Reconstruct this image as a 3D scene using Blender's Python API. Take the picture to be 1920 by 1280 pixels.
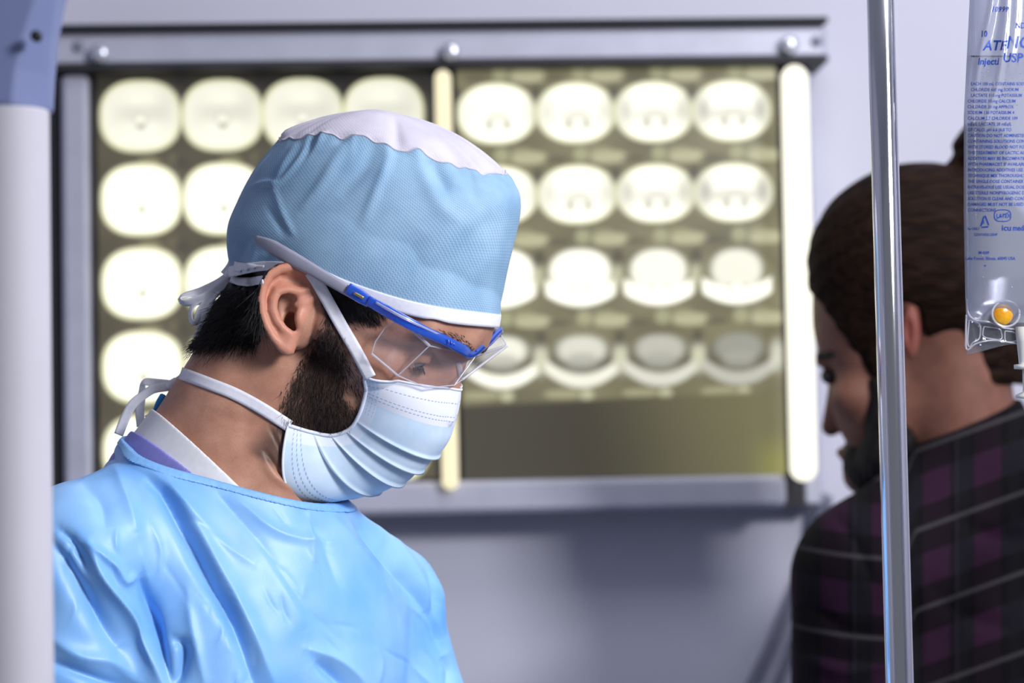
import bpy, math, random
import numpy as np
from mathutils import Vector, Matrix
from mathutils.bvhtree import BVHTree

random.seed(7); rng = np.random.default_rng(7)
scene = bpy.context.scene
COL = scene.collection
for o in list(bpy.data.objects):
    bpy.data.objects.remove(o, do_unlink=True)
pi = math.pi

# ------------------------------------------------------------------ camera
FPX = 85.0 / 36.0 * 1920.0
CAM = np.array([0.0, 0.0, 1.50])
pt, al = math.radians(3.3), math.radians(1.1)
FW = np.array([0, math.cos(pt), math.sin(pt)])
u0 = np.array([0, -math.sin(pt), math.cos(pt)]); r0 = np.array([1.0, 0, 0])
RT = math.cos(al) * r0 - math.sin(al) * u0
UP = math.sin(al) * r0 + math.cos(al) * u0
cd = bpy.data.cameras.new('camera'); cam = bpy.data.objects.new('camera', cd); COL.objects.link(cam)
M = Matrix.Identity(4)
for i in range(3):
    M[i][0] = RT[i]; M[i][1] = UP[i]; M[i][2] = -FW[i]; M[i][3] = CAM[i]
cam.matrix_world = M
cd.sensor_width = 36; cd.lens = 85; cd.clip_start = 0.05
cd.dof.use_dof = True; cd.dof.focus_distance = 1.735; cd.dof.aperture_fstop = 5.0
scene.camera = cam

# ------------------------------------------------------------------ world, lights, exposure
w = bpy.data.worlds.new('World'); scene.world = w; w.use_nodes = True
w.node_tree.nodes['Background'].inputs[0].default_value = (0.80, 0.84, 1.0, 1)
w.node_tree.nodes['Background'].inputs[1].default_value = 0.20
vs = scene.view_settings
vs.view_transform = 'Standard'; vs.look = 'None'; vs.gamma = 1; vs.exposure = 0.0; vs.use_curve_mapping = False
scene.render.film_transparent = False

def area(name, loc, target, size, power, color=(1, 1, 1)):
    l = bpy.data.lights.new(name, 'AREA'); l.shape = 'RECTANGLE'; l.size, l.size_y = size
    l.energy = power; l.color = color
    o = bpy.data.objects.new(name, l); COL.objects.link(o); o.location = loc
    d = Vector(target) - Vector(loc)
    o.rotation_euler = d.to_track_quat('-Z', 'Y').to_euler()
    return o
HEADW = (-0.1, 1.8, 1.62)
def spot(name, loc, target, angle, power, radius, color):
    l = bpy.data.lights.new(name, 'SPOT'); l.spot_size = math.radians(angle); l.spot_blend = 0.7; l.energy = power; l.shadow_soft_size = radius; l.color = color
    o = bpy.data.objects.new(name, l); COL.objects.link(o); o.location = loc
    o.rotation_euler = (Vector(target) - Vector(loc)).to_track_quat('-Z', 'Y').to_euler(); return o
spot('operating_lamp_light', (0.95, 0.45, 2.05), (-0.12, 1.78, 1.50), 34, 42, 0.16, (0.98, 0.98, 1.0))
area('room_lamp_light', (1.65, 0.05, 2.5), (0.1, 2.6, 1.4), (0.45, 0.45), 56, (0.95, 0.95, 1.0))
area('ceiling_panel_light', (0.6, 1.9, 2.78), (0.6, 2.0, 0), (1.0, 0.6), 11, (0.93, 0.93, 1.0))

# ------------------------------------------------------------------ helpers
def px_world(px, py, depth):
    return CAM + FW * depth + RT * ((px - 960) * depth / FPX) + UP * ((640 - py) * depth / FPX)

class Frame:
    """rigid workshop frame at a distance: x right, y down, w towards the viewer, unit = scale metres"""
    def __init__(s, depth): s.Y = depth; s.s = depth / FPX
    def q(s, px, py, w=0.0):
        k = 1 - w * s.s / s.Y
        return np.array([960 + (px - 960) * k, 640 + (py - 640) * k, w], float)
    def qs(s, pts):
        p = np.asarray(pts, float); k = 1 - p[:, 2:3] * s.s / s.Y
        return np.concatenate([960 + (p[:, :1] - 960) * k, 640 + (p[:, 1:2] - 640) * k, p[:, 2:3]], 1)
    def seen(s, p):
        k = 1 - p[:, 2] * s.s / s.Y
        return np.stack([960 + (p[:, 0] - 960) / k, 640 + (p[:, 1] - 640) / k], 1)
    def world(s, p):
        p = np.atleast_2d(np.asarray(p, float))
        return CAM + FW * s.Y + s.s * ((p[:, :1] - 960) * RT + (640 - p[:, 1:2]) * UP - p[:, 2:3] * FW)

S = Frame(1.80)     # the surgeon
MN = Frame(2.45)    # the man in the plaid shirt

def smooth01(t): t = np.clip(t, 0, 1); return t * t * (3 - 2 * t)

def mesh_np(name, V, F, mat=None, parent=None, smooth=True):
    """V (n,3) world metres; F (m,k) array or list of index lists"""
    me = bpy.data.meshes.new(name)
    V = np.asarray(V, np.float32)
    if isinstance(F, np.ndarray):
        k = F.shape[1]; m = len(F)
        me.vertices.add(len(V)); me.vertices.foreach_set('co', V.ravel())
        me.loops.add(m * k); me.loops.foreach_set('vertex_index', F.astype(np.int32).ravel())
        me.polygons.add(m); me.polygons.foreach_set('loop_start', np.arange(0, m * k, k, dtype=np.int32))
        me.update(calc_edges=True); me.validate()
    else:
        me.from_pydata([tuple(map(float, v)) for v in V], [], F); me.update()
    me.polygons.foreach_set('use_smooth', np.full(len(me.polygons), smooth, bool))
    o = bpy.data.objects.new(name, me); COL.objects.link(o)
    if mat: me.materials.append(mat)
    if parent is not None:
        bpy.context.view_layer.update()
        o.parent = parent; o.matrix_parent_inverse = parent.matrix_world.inverted()
    return o

def empty(name, loc, label, cat, group=None):
    o = bpy.data.objects.new(name, None); COL.objects.link(o); o.location = loc; o.empty_display_size = 0.05
    o['label'] = label; o['category'] = cat
    if group: o['group'] = group
    bpy.context.view_layer.update()
    return o
def tag(o, label, cat, group=None):
    o['label'] = label; o['category'] = cat
    if group: o['group'] = group
    return o
def structure(o): o['kind'] = 'structure'; return o

def fattr(o, name, data, kind='FLOAT_COLOR'):
    a = o.data.attributes.new(name, kind, 'POINT')
    data = np.asarray(data, np.float32)
    if kind == 'FLOAT_COLOR':
        d = np.ones((len(data), 4), np.float32); d[:, :data.shape[1]] = data
        a.data.foreach_set('color', d.ravel())
    elif kind == 'FLOAT_VECTOR':
        a.data.foreach_set('vector', data.ravel())
    else:
        a.data.foreach_set('value', data.ravel())

class MB:
    """collects simple solids into one mesh"""
    def __init__(s): s.v = []; s.f = []
    def add(s, V, F):
        n = len(s.v); s.v += [tuple(map(float, v)) for v in V]; s.f += [[i + n for i in f] for f in F]; return s
    def box(s, lo, hi, bev=0.0):
        x0, y0, z0 = lo; x1, y1, z1 = hi
        b = min(bev, (x1 - x0) / 2.1, (y1 - y0) / 2.1, (z1 - z0) / 2.1)
        if b <= 0:
            V = [(x, y, z) for x in (x0, x1) for y in (y0, y1) for z in (z0, z1)]
            return s.add(V, [[0, 1, 3, 2], [4, 6, 7, 5], [0, 4, 5, 1], [2, 3, 7, 6], [0, 2, 6, 4], [1, 5, 7, 3]])
        # chamfered: octagonal prism along the longest axis with chamfered ends
        d = [x1 - x0, y1 - y0, z1 - z0]; ax = int(np.argmax(d)); o = [i for i in range(3) if i != ax]
        lo = np.array(lo, float); hi = np.array(hi, float)
        def ring(t, c):
            a0, a1, b0, b1 = lo[o[0]] + c, hi[o[0]] - c, lo[o[1]] + c, hi[o[1]] - c
            R = []
            for (p, q) in ((a0 + b, b0), (a1 - b, b0), (a1, b0 + b), (a1, b1 - b), (a1 - b, b1), (a0 + b, b1), (a0, b1 - b), (a0, b0 + b)):
                v = [0, 0, 0]; v[ax] = t; v[o[0]] = p; v[o[1]] = q; R.append(v)
            return R
        b2 = b * 0.8
        V = ring(lo[ax], b2 * 0.9) + ring(lo[ax] + b, 0) + ring(hi[ax] - b, 0) + ring(hi[ax], b2 * 0.9)
        F = [list(range(7, -1, -1)), list(range(24, 32))]
        for k in range(3):
            for i in range(8):
                j = (i + 1) % 8
                F.append([k * 8 + i, k * 8 + j, k * 8 + 8 + j, k * 8 + 8 + i])
        if ax == 1: F = [f[::-1] for f in F]
        return s.add(V, F)
    def lathe(s, c, axis, prof, n=24, cap=True):
        """prof: list of (distance along axis, radius)"""
        c = np.array(c, float); a = np.array(axis, float); a /= np.linalg.norm(a)
        t = np.cross(a, [0.31, 0.77, 0.55]); t /= np.linalg.norm(t); b = np.cross(a, t)
        V = []; F = []
        for d, r in prof:
            for i in range(n):
                th = 2 * pi * i / n; V.append(c + a * d + r * (math.cos(th) * t + math.sin(th) * b))
        for k in range(len(prof) - 1):
            for i in range(n):
                j = (i + 1) % n; F.append([k * n + i, k * n + j, (k + 1) * n + j, (k + 1) * n + i])
        if cap:
            F.append(list(range(n - 1, -1, -1))); F.append([(len(prof) - 1) * n + i for i in range(n)])
        return s.add(V, F)
    def tube(s, pts, r, n=10):
        P = np.asarray(pts, float); m = len(P); rr = np.broadcast_to(np.asarray(r, float), (m,))
        T = np.gradient(P, axis=0); T /= np.linalg.norm(T, axis=1, keepdims=True) + 1e-12
        ref = np.array([0.2, 0.9, 0.3]); nrm = np.cross(T[0], ref); nrm /= np.linalg.norm(nrm)
        V = []; F = []
        for k in range(m):
            nrm = nrm - T[k] * np.dot(nrm, T[k]); nrm /= np.linalg.norm(nrm); b = np.cross(T[k], nrm)
            for i in range(n):
                th = 2 * pi * i / n; V.append(P[k] + rr[k] * (math.cos(th) * nrm + math.sin(th) * b))
        for k in range(m - 1):
            for i in range(n):
                j = (i + 1) % n; F.append([k * n + i, k * n + j, (k + 1) * n + j, (k + 1) * n + i])
        F.append(list(range(n - 1, -1, -1))); F.append([(m - 1) * n + i for i in range(n)])
        return s.add(V, F)
    def build(s, name, mat, parent=None, smooth=False):
        o = mesh_np(name, np.array(s.v), s.f, mat, parent, smooth)
        return o

def spline(pts, n, closed=False):
    """Catmull-Rom through points, resampled to n by chord length"""
    P = np.asarray(pts, float)
    if len(P) == 2: return P[0] + (P[1] - P[0]) * np.linspace(0, 1, n)[:, None]
    Q = np.vstack([2 * P[0] - P[1], P, 2 * P[-1] - P[-2]])
    out = []
    for i in range(1, len(Q) - 2):
        p0, p1, p2, p3 = Q[i - 1:i + 3]
        t = np.linspace(0, 1, 24, endpoint=False)[:, None]
        out.append(0.5 * ((2 * p1) + (p2 - p0) * t + (2 * p0 - 5 * p1 + 4 * p2 - p3) * t ** 2 + (3 * p1 - p0 - 3 * p2 + p3) * t ** 3))
    out = np.vstack(out + [P[-1:]])
    L = np.concatenate([[0], np.cumsum(np.linalg.norm(np.diff(out, axis=0), axis=1))])
    tt = np.linspace(0, L[-1], n)
    return np.stack([np.interp(tt, L, out[:, k]) for k in range(out.shape[1])], 1)

# ------------------------------------------------------------------ signed-distance sculpting
def smin(a, b, k):
    h = np.maximum(k - np.abs(a - b), 0) / k
    return np.minimum(a, b) - h * h * k * 0.25
def smax(a, b, k): return -smin(-a, -b, k)
def ell(p, c, r, R=None):
    d = p - np.asarray(c, np.float32)
    if R is not None: d = d @ np.asarray(R, np.float32).T
    r = np.asarray(r, np.float32)
    k0 = np.linalg.norm(d / r, axis=1); k1 = np.linalg.norm(d / (r * r), axis=1)
    return k0 * (k0 - 1) / np.maximum(k1, 1e-6)
def cap(p, a, b, ra, rb):
    a = np.asarray(a, np.float32); b = np.asarray(b, np.float32); ba = b - a
    t = np.clip(((p - a) @ ba) / np.dot(ba, ba), 0, 1)
    return np.linalg.norm(p - a - t[:, None] * ba, axis=1) - (ra + (rb - ra) * t)
def chain(p, pts, rad, k=4):
    f = None
    for i in range(len(pts) - 1):
        g = cap(p, pts[i], pts[i + 1], rad[i], rad[i + 1])
        f = g if f is None else np.minimum(f, g)
    return f
def poly2d(P, poly):
    """signed distance to a polygon, negative inside"""
    poly = np.asarray(poly, np.float32); n = len(poly)
    d = np.full(len(P), 1e12, np.float32); s = np.ones(len(P), np.float32)
    for i in range(n):
        a = poly[i]; b = poly[i - 1]; e = b - a; w_ = P - a
        t = np.clip((w_ @ e) / max(np.dot(e, e), 1e-9), 0, 1)
        bb = w_ - t[:, None] * e; d = np.minimum(d, (bb * bb).sum(1))
        c1 = P[:, 1] >= a[1]; c2 = P[:, 1] < b[1]; c3 = e[0] * w_[:, 1] > e[1] * w_[:, 0]
        flip = (c1 & c2 & c3) | (~c1 & ~c2 & ~c3); s = np.where(flip, -s, s)
    return s * np.sqrt(d)
def line2d(P, pts):
    """distance and 0..1 parameter along a polyline, and the signed side"""
    pts = np.asarray(pts, np.float32); best = np.full(len(P), 1e9, np.float32); par = np.zeros(len(P), np.float32); side = np.zeros(len(P), np.float32)
    L = np.concatenate([[0], np.cumsum(np.linalg.norm(np.diff(pts, axis=0), axis=1))]); T = L[-1]
    for i in range(len(pts) - 1):
        e = pts[i + 1] - pts[i]; l2 = np.dot(e, e); w_ = P - pts[i]
        t = np.clip((w_ @ e) / l2, 0, 1); bb = w_ - t[:, None] * e; d = np.sqrt((bb * bb).sum(1))
        m = d < best; best = np.where(m, d, best); par = np.where(m, (L[i] + t * math.sqrt(l2)) / T, par)
        side = np.where(m, np.sign(e[0] * w_[:, 1] - e[1] * w_[:, 0]), side)
    return best, par, side

def sculpt(f, lo, hi, h, relax=2):
    """surface nets of f on a grid of step h; returns vertices and quads"""
    lo = np.asarray(lo, float); B = 8
    nb = np.ceil((np.asarray(hi, float) - lo) / (h * B)).astype(int); n = nb * B
    ctr = np.stack(np.meshgrid(*[(np.arange(k) * B + (B - 1) / 2) * h + l for k, l in zip(nb, lo)], indexing='ij'), -1).reshape(-1, 3).astype(np.float32)
    fc = f(ctr); act = np.abs(fc) < h * B * 1.9
    D = np.repeat(np.repeat(np.repeat(np.where(fc > 0, 1e3, -1e3).reshape(nb).astype(np.float32), B, 0), B, 1), B, 2)
    idx = np.argwhere(act.reshape(nb))
    off = np.stack(np.meshgrid(*[np.arange(B)] * 3, indexing='ij'), -1).reshape(-1, 3)
    for c in range(0, len(idx), 1500):
        g = (idx[c:c + 1500, None, :] * B + off[None]).reshape(-1, 3)
        D[g[:, 0], g[:, 1], g[:, 2]] = f((g * h + lo).astype(np.float32))
    Sg = D < 0
    cnt = np.zeros(np.array(n) - 1, np.uint8)
    for dx in (0, 1):
        for dy in (0, 1):
            for dz in (0, 1):
                cnt += Sg[dx:n[0] - 1 + dx, dy:n[1] - 1 + dy, dz:n[2] - 1 + dz]
    cells = np.argwhere((cnt > 0) & (cnt < 8))
    vid = np.full(cnt.shape, -1, np.int32); vid[cells[:, 0], cells[:, 1], cells[:, 2]] = np.arange(len(cells))
    acc = np.zeros((len(cells), 3)); num = np.zeros(len(cells))
    corners = [(a, b, c) for a in (0, 1) for b in (0, 1) for c in (0, 1)]
    for ax in range(3):
        o = [i for i in range(3) if i != ax]
        for p in (0, 1):
            for r in (0, 1):
                a = np.zeros(3, int); a[o[0]] = p; a[o[1]] = r; b = a.copy(); b[ax] = 1
                ca = cells + a; cb = cells + b
                da = D[ca[:, 0], ca[:, 1], ca[:, 2]]; db = D[cb[:, 0], cb[:, 1], cb[:, 2]]
                m = (da < 0) != (db < 0)
                t = np.where(m, da / np.where(m, da - db, 1), 0)
                pt_ = np.tile(a.astype(float), (len(cells), 1)); pt_[:, ax] += t
                acc += np.where(m[:, None], pt_, 0); num += m
    V = (cells + acc / num[:, None]) * h + lo
    Q = []
    for ax in range(3):
        u, v = [(1, 2), (2, 0), (0, 1)][ax]
        sl0 = [slice(None)] * 3; sl1 = [slice(None)] * 3
        sl0[ax] = slice(0, n[ax] - 1); sl1[ax] = slice(1, n[ax])
        A = Sg[tuple(sl0)]; Bq = Sg[tuple(sl1)]
        e = np.argwhere(A != Bq)
        e = e[(e[:, u] > 0) & (e[:, v] > 0) & (e[:, u] < n[u] - 1) & (e[:, v] < n[v] - 1)]
        inside = A[e[:, 0], e[:, 1], e[:, 2]]
        def at(du, dv):
            c = e.copy(); c[:, u] += du; c[:, v] += dv; return vid[c[:, 0], c[:, 1], c[:, 2]]
        q_ = np.stack([at(-1, -1), at(0, -1), at(0, 0), at(-1, 0)], 1)
        q_ = np.where(inside[:, None], q_, q_[:, ::-1]); Q.append(q_)
    Q = np.concatenate(Q); Q = Q[(Q >= 0).all(1)]
    for _ in range(relax): V = relax_mesh(V, Q, 0.5)
    return V, Q
def relax_mesh(V, Q, a):
    acc = np.zeros_like(V); num = np.zeros(len(V))
    k = Q.shape[1]
    for i in range(k):
        i0, i1 = Q[:, i], Q[:, (i + 1) % k]
        for c in range(3):
            acc[:, c] += np.bincount(i0, V[i1, c], len(V)); acc[:, c] += np.bincount(i1, V[i0, c], len(V))
        num += np.bincount(i0, minlength=len(V)); num += np.bincount(i1, minlength=len(V))
    return V + a * (acc / np.maximum(num, 1)[:, None] - V)
def normals(V, Q):
    N = np.zeros_like(V)
    fn = np.cross(V[Q[:, 2]] - V[Q[:, 0]], V[Q[:, 3 if Q.shape[1] > 3 else 1]] - V[Q[:, 1 if Q.shape[1] > 3 else 0]])
    for i in range(Q.shape[1]):
        for c in range(3): N[:, c] += np.bincount(Q[:, i], fn[:, c], len(V))
    return N / (np.linalg.norm(N, axis=1, keepdims=True) + 1e-9)
def grad(f, P, e=1.0):
    P = P.astype(np.float32); g = np.zeros_like(P)
    for k in range(3):
        d = np.zeros(3, np.float32); d[k] = e; g[:, k] = f(P + d) - f(P - d)
    return g / (np.linalg.norm(g, axis=1, keepdims=True) + 1e-6)
def push_out(P, f, margin, it=4):
    P = np.asarray(P, float).copy()
    for _ in range(it):
        d = f(P.astype(np.float32)); m = d < margin
        if not m.any(): break
        P[m] += grad(f, P[m]) * (margin - d[m])[:, None] * 0.95
    return P
# orientation: x right, y down, w towards the viewer is a left-handed set, so flip faces
def to_obj(fr, name, V, Q, mat, parent, smooth=True): 
    return mesh_np(name, fr.world(V), Q[:, ::-1], mat, parent, smooth)

# ------------------------------------------------------------------ materials
def mat(name, color=(0.8, 0.8, 0.8), rough=0.5, metal=0.0, spec=0.5, sss=0.0, emit=None, estr=0.0, coat=0.0, sheen=0.0):
    m = bpy.data.materials.new(name); m.use_nodes = True
    b = m.node_tree.nodes['Principled BSDF']
    b.inputs['Base Color'].default_value = (*color, 1); b.inputs['Roughness'].default_value = rough
    b.inputs['Metallic'].default_value = metal; b.inputs['Specular IOR Level'].default_value = spec
    if sss: b.inputs['Subsurface Weight'].default_value = sss; b.inputs['Subsurface Radius'].default_value = (0.008, 0.004, 0.002); b.inputs['Subsurface Scale'].default_value = 0.6
    if emit: b.inputs['Emission Color'].default_value = (*emit, 1); b.inputs['Emission Strength'].default_value = estr
    if coat: b.inputs['Coat Weight'].default_value = coat; b.inputs['Coat Roughness'].default_value = 0.15
    if sheen: b.inputs['Sheen Weight'].default_value = sheen
    return m
class NT:
    def __init__(s, m): s.m = m; s.t = m.node_tree; s.b = s.t.nodes['Principled BSDF']
    def n(s, t, **kw):
        nd = s.t.nodes.new(t)
        for k, v in kw.items():
            if k.startswith('i_'): nd.inputs[int(k[2:])].default_value = v
            else: setattr(nd, k, v)
        return nd
    def l(s, a, b): s.t.links.new(a, b)
    def math(s, op, a, b=None, c=None):
        nd = s.n('ShaderNodeMath', operation=op)
        for i, x in enumerate((a, b, c)):
            if x is None: continue
            if isinstance(x, (int, float)): nd.inputs[i].default_value = x
            else: s.l(x, nd.inputs[i])
        return nd.outputs[0]
    def mix(s, f, a, b, blend='MIX'):
        nd = s.n('ShaderNodeMix', data_type='RGBA', blend_type=blend)
        for x, i in ((f, 0), (a, 6), (b, 7)):
            if isinstance(x, (int, float)): nd.inputs[i].default_value = x
            elif isinstance(x, tuple): nd.inputs[i].default_value = (*x, 1) if len(x) == 3 else x
            else: s.l(x, nd.inputs[i])
        return nd.outputs[2]
    def noise(s, scale, detail=3, vec=None, rough=0.5):
        nd = s.n('ShaderNodeTexNoise'); nd.inputs['Scale'].default_value = scale; nd.inputs['Detail'].default_value = detail; nd.inputs['Roughness'].default_value = rough
        if vec is None:
            vec = s.n('ShaderNodeTexCoord').outputs['Object']
        s.l(vec, nd.inputs['Vector']); return nd.outputs[0]
    def ramp(s, f, p0, p1):
        nd = s.n('ShaderNodeMapRange'); nd.inputs[1].default_value = p0; nd.inputs[2].default_value = p1; s.l(f, nd.inputs[0]); return nd.outputs[0]
    def bump(s, h, strength=0.3, dist=0.001):
        nd = s.n('ShaderNodeBump'); nd.inputs['Strength'].default_value = strength; nd.inputs['Distance'].default_value = dist
        s.l(h, nd.inputs['Height']); s.l(nd.outputs[0], s.b.inputs['Normal'])
    def attr(s, name): return s.n('ShaderNodeAttribute', attribute_name=name)
    def color(s, c): s.l(c, s.b.inputs['Base Color'])

def srgb(r, g, b):
    f = lambda c: (c / 255 / 12.92) if c / 255 <= 0.04045 else ((c / 255 + 0.055) / 1.055) ** 2.4
    return (f(r), f(g), f(b))

def noisy(name, c, rough=0.5, scale=40, amt=0.12, bump=0.0, **kw):
    m = mat(name, c, rough, **kw); t = NT(m); nz = t.noise(scale)
    t.color(t.mix(t.ramp(nz, 0.3, 0.7), tuple(x * (1 - amt) for x in c), tuple(min(1, x * (1 + amt)) for x in c)))
    if bump: t.bump(t.noise(scale * 6), bump, 0.0006)
    return m

M_wall = noisy('painted wall', srgb(206, 206, 220), 0.55, 3, 0.03, 0.1)
M_floor = noisy('vinyl floor', srgb(120, 128, 140), 0.35, 6, 0.08)
M_ceil = noisy('ceiling paint', srgb(225, 226, 232), 0.8, 8, 0.03)
M_rail = noisy('brushed aluminium rail', srgb(190, 191, 206), 0.42, 25, 0.05, metal=0.15)
M_dark = noisy('dark gap', srgb(38, 37, 44), 0.6, 30, 0.1)
M_bolt = mat('polished knob', srgb(215, 217, 228), 0.25, 0.6)
M_chrome = mat('chrome', srgb(222, 222, 226), 0.10, 1.0)
M_white_enamel = noisy('white enamel', srgb(190, 188, 196), 0.62, 12, 0.02, spec=0.3)
M_bluegrey = noisy('blue grey plastic', srgb(116, 126, 164), 0.5, 10, 0.03, spec=0.3)
M_black = noisy('black rubber', srgb(18, 18, 22), 0.6, 40, 0.1)
M_cable = noisy('grey cable sleeve', srgb(120, 122, 138), 0.5, 40, 0.08)

# ------------------------------------------------------------------ the room
WYAW = math.radians(2.6)
WT = np.array([math.cos(WYAW), math.sin(WYAW), 0]); WN = np.array([math.sin(WYAW), -math.cos(WYAW), 0]); WZ = np.array([0, 0, 1.0])
WO = px_world(960, 480, 2.98); WO[2] = 0.0          # foot of the wall
def wl(p):                                            # wall frame (along, up, out) -> world
    p = np.atleast_2d(np.asarray(p, float)); return WO + p[:, :1] * WT + p[:, 1:2] * WZ + p[:, 2:3] * WN
def ray_wall(px, py, out):
    """where the photo point lies on the plane parallel to the wall at distance out"""
    d = px_world(px, py, 1.0) - CAM; o = WO + WN * out
    t = np.dot(o - CAM, WN) / np.dot(d, WN); p = CAM + d * t - o
    return np.dot(p, WT), p[2]
def wbox(lo, hi, name, m, parent=None, bev=0.0, smooth=False):
    b = MB().box(lo, hi, bev); return mesh_np(name, wl(b.v), [f for f in b.f], m, parent, smooth)
RX0, RX1, RH, RD = -2.4, 2.6, 2.8, 4.6
structure(wbox((RX0, 0, -0.10), (RX1, RH, 0), 'wall_back', M_wall))
structure(wbox((RX0, -0.10, -0.1), (RX1, 0, RD), 'floor', M_floor))
structure(wbox((RX0, RH, -0.1), (RX1, RH + 0.1, RD), 'ceiling', M_ceil))
structure(wbox((RX0 - 0.1, 0, -0.1), (RX0, RH, RD), 'wall_left', M_wall))
structure(wbox((RX1, 0, -0.1), (RX1 + 0.1, RH, RD), 'wall_right', M_wall))
structure(wbox((RX0, 0, 0), (RX1, 0.10, 0.012), 'baseboard_back', M_rail))

# ------------------------------------------------------------------ X-ray viewer on the wall
OUT = 0.075
def uv(px, py, out=OUT): return ray_wall(px, py, out)
def avg(*a): return sum(a) / len(a)
uL = avg(uv(112, 150)[0], uv(122, 880)[0]); uR = uv(1548, 90)[0]
vT = avg(uv(130, 52)[1], uv(1540, 42)[1]); vT2 = avg(uv(180, 124)[1], uv(1500, 118)[1])
vB1 = avg(uv(900, 902)[1], uv(1470, 888)[1]); vB0 = avg(uv(900, 962)[1], uv(1440, 950)[1])
viewer = empty('x_ray_viewer', wl([(uL + uR) / 2, vB0, 0])[0], 'long grey metal film viewer with bright light tubes on the wall', 'light box')
wbox((uL - 0.022, vB0, 0.0), (uR - 0.02, vT2, 0.055), 'housing', M_dark, viewer)
top_rail = wbox((uL - 0.012, vT2, 0), (uR, vT - 0.006, OUT + 0.012), 'top_rail', M_rail, viewer, 0.006)
wbox((uL - 0.012, vT - 0.006, 0), (uR, vT + 0.001, OUT + 0.026), 'rail_lip', M_dark, viewer, 0.002)
wbox((uL - 0.012, vT2 - 0.005, 0), (uR, vT2 + 0.003, OUT + 0.020), 'rail_lip', M_dark, viewer, 0.002)
uL2 = avg(uv(163, 150)[0], uv(172, 840)[0])
wbox((uL, vB0, 0.0), (uL2, vT2 - 0.006, OUT), 'side_rail', M_rail, viewer, 0.005)
uRr = uv(1505, 500)[0]
wbox((uRr - 0.004, vB0, 0.0), (uv(1535, 500)[0], vT2 - 0.006, OUT - 0.018), 'side_rail', M_rail, viewer, 0.005)
wbox((uL, vB0, 0.0), (uv(1470, 920)[0], vB1, OUT + 0.02), 'bottom_rail', M_rail, viewer, 0.006)
for px, py in ((187, 100), (845, 97), (1480, 84)):
    u, v = uv(px, py, OUT + 0.02)
    b = MB().lathe((u, v, OUT + 0.01), (0, 0, 1), [(0, .004), (.006, .004), (.007, .0105), (.016, .0105), (.019, .007)], 20)
    mesh_np('clip_knob', wl(b.v), b.f, M_bolt, top_rail, True)
for px, py in ((147, 88), (1531, 78)):
    u, v = uv(px, py, OUT + 0.012)
    b = MB().lathe((u, v, OUT + 0.010), (0, 0, 1), [(0, .007), (.004, .007), (.0048, .005), (.0048, .001)], 16)
    mesh_np('screw', wl(b.v), b.f, M_cable, top_rail, True)
M_tubeA = mat('warm light tube', (.1, .1, .1), 0.5, emit=(1.0, 0.90, 0.58), estr=1.0)
M_tubeB = mat('bright light tube', (.1, .1, .1), 0.5, emit=(1.0, 0.97, 0.80), estr=1.35)
def light_tube(a, b, r, m, out):
    (ua, va), (ub, vb) = uv(*a, out), uv(*b, out); u = (ua + ub) / 2
    n = 7; pr = [(r - r * math.cos(pi / 2 * k / n), max(r * math.sin(pi / 2 * k / n), 1e-4)) for k in range(n + 1)]
    L = va - vb; pr += [(L - d, rr) for d, rr in pr[::-1]]
    bb = MB().lathe((ua, va, out), (ub - ua, vb - va, 0), pr, 20)
    return mesh_np('light_tube', wl(bb.v), bb.f, m, viewer, True)
sw = 2.9 / FPX
light_tube((830, 131), (845, 918), 15.5 * sw, M_tubeA, OUT + 0.032)
light_tube((1489, 122), (1507, 902), 25 * sw, M_tubeB, OUT + 0.036)

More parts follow.
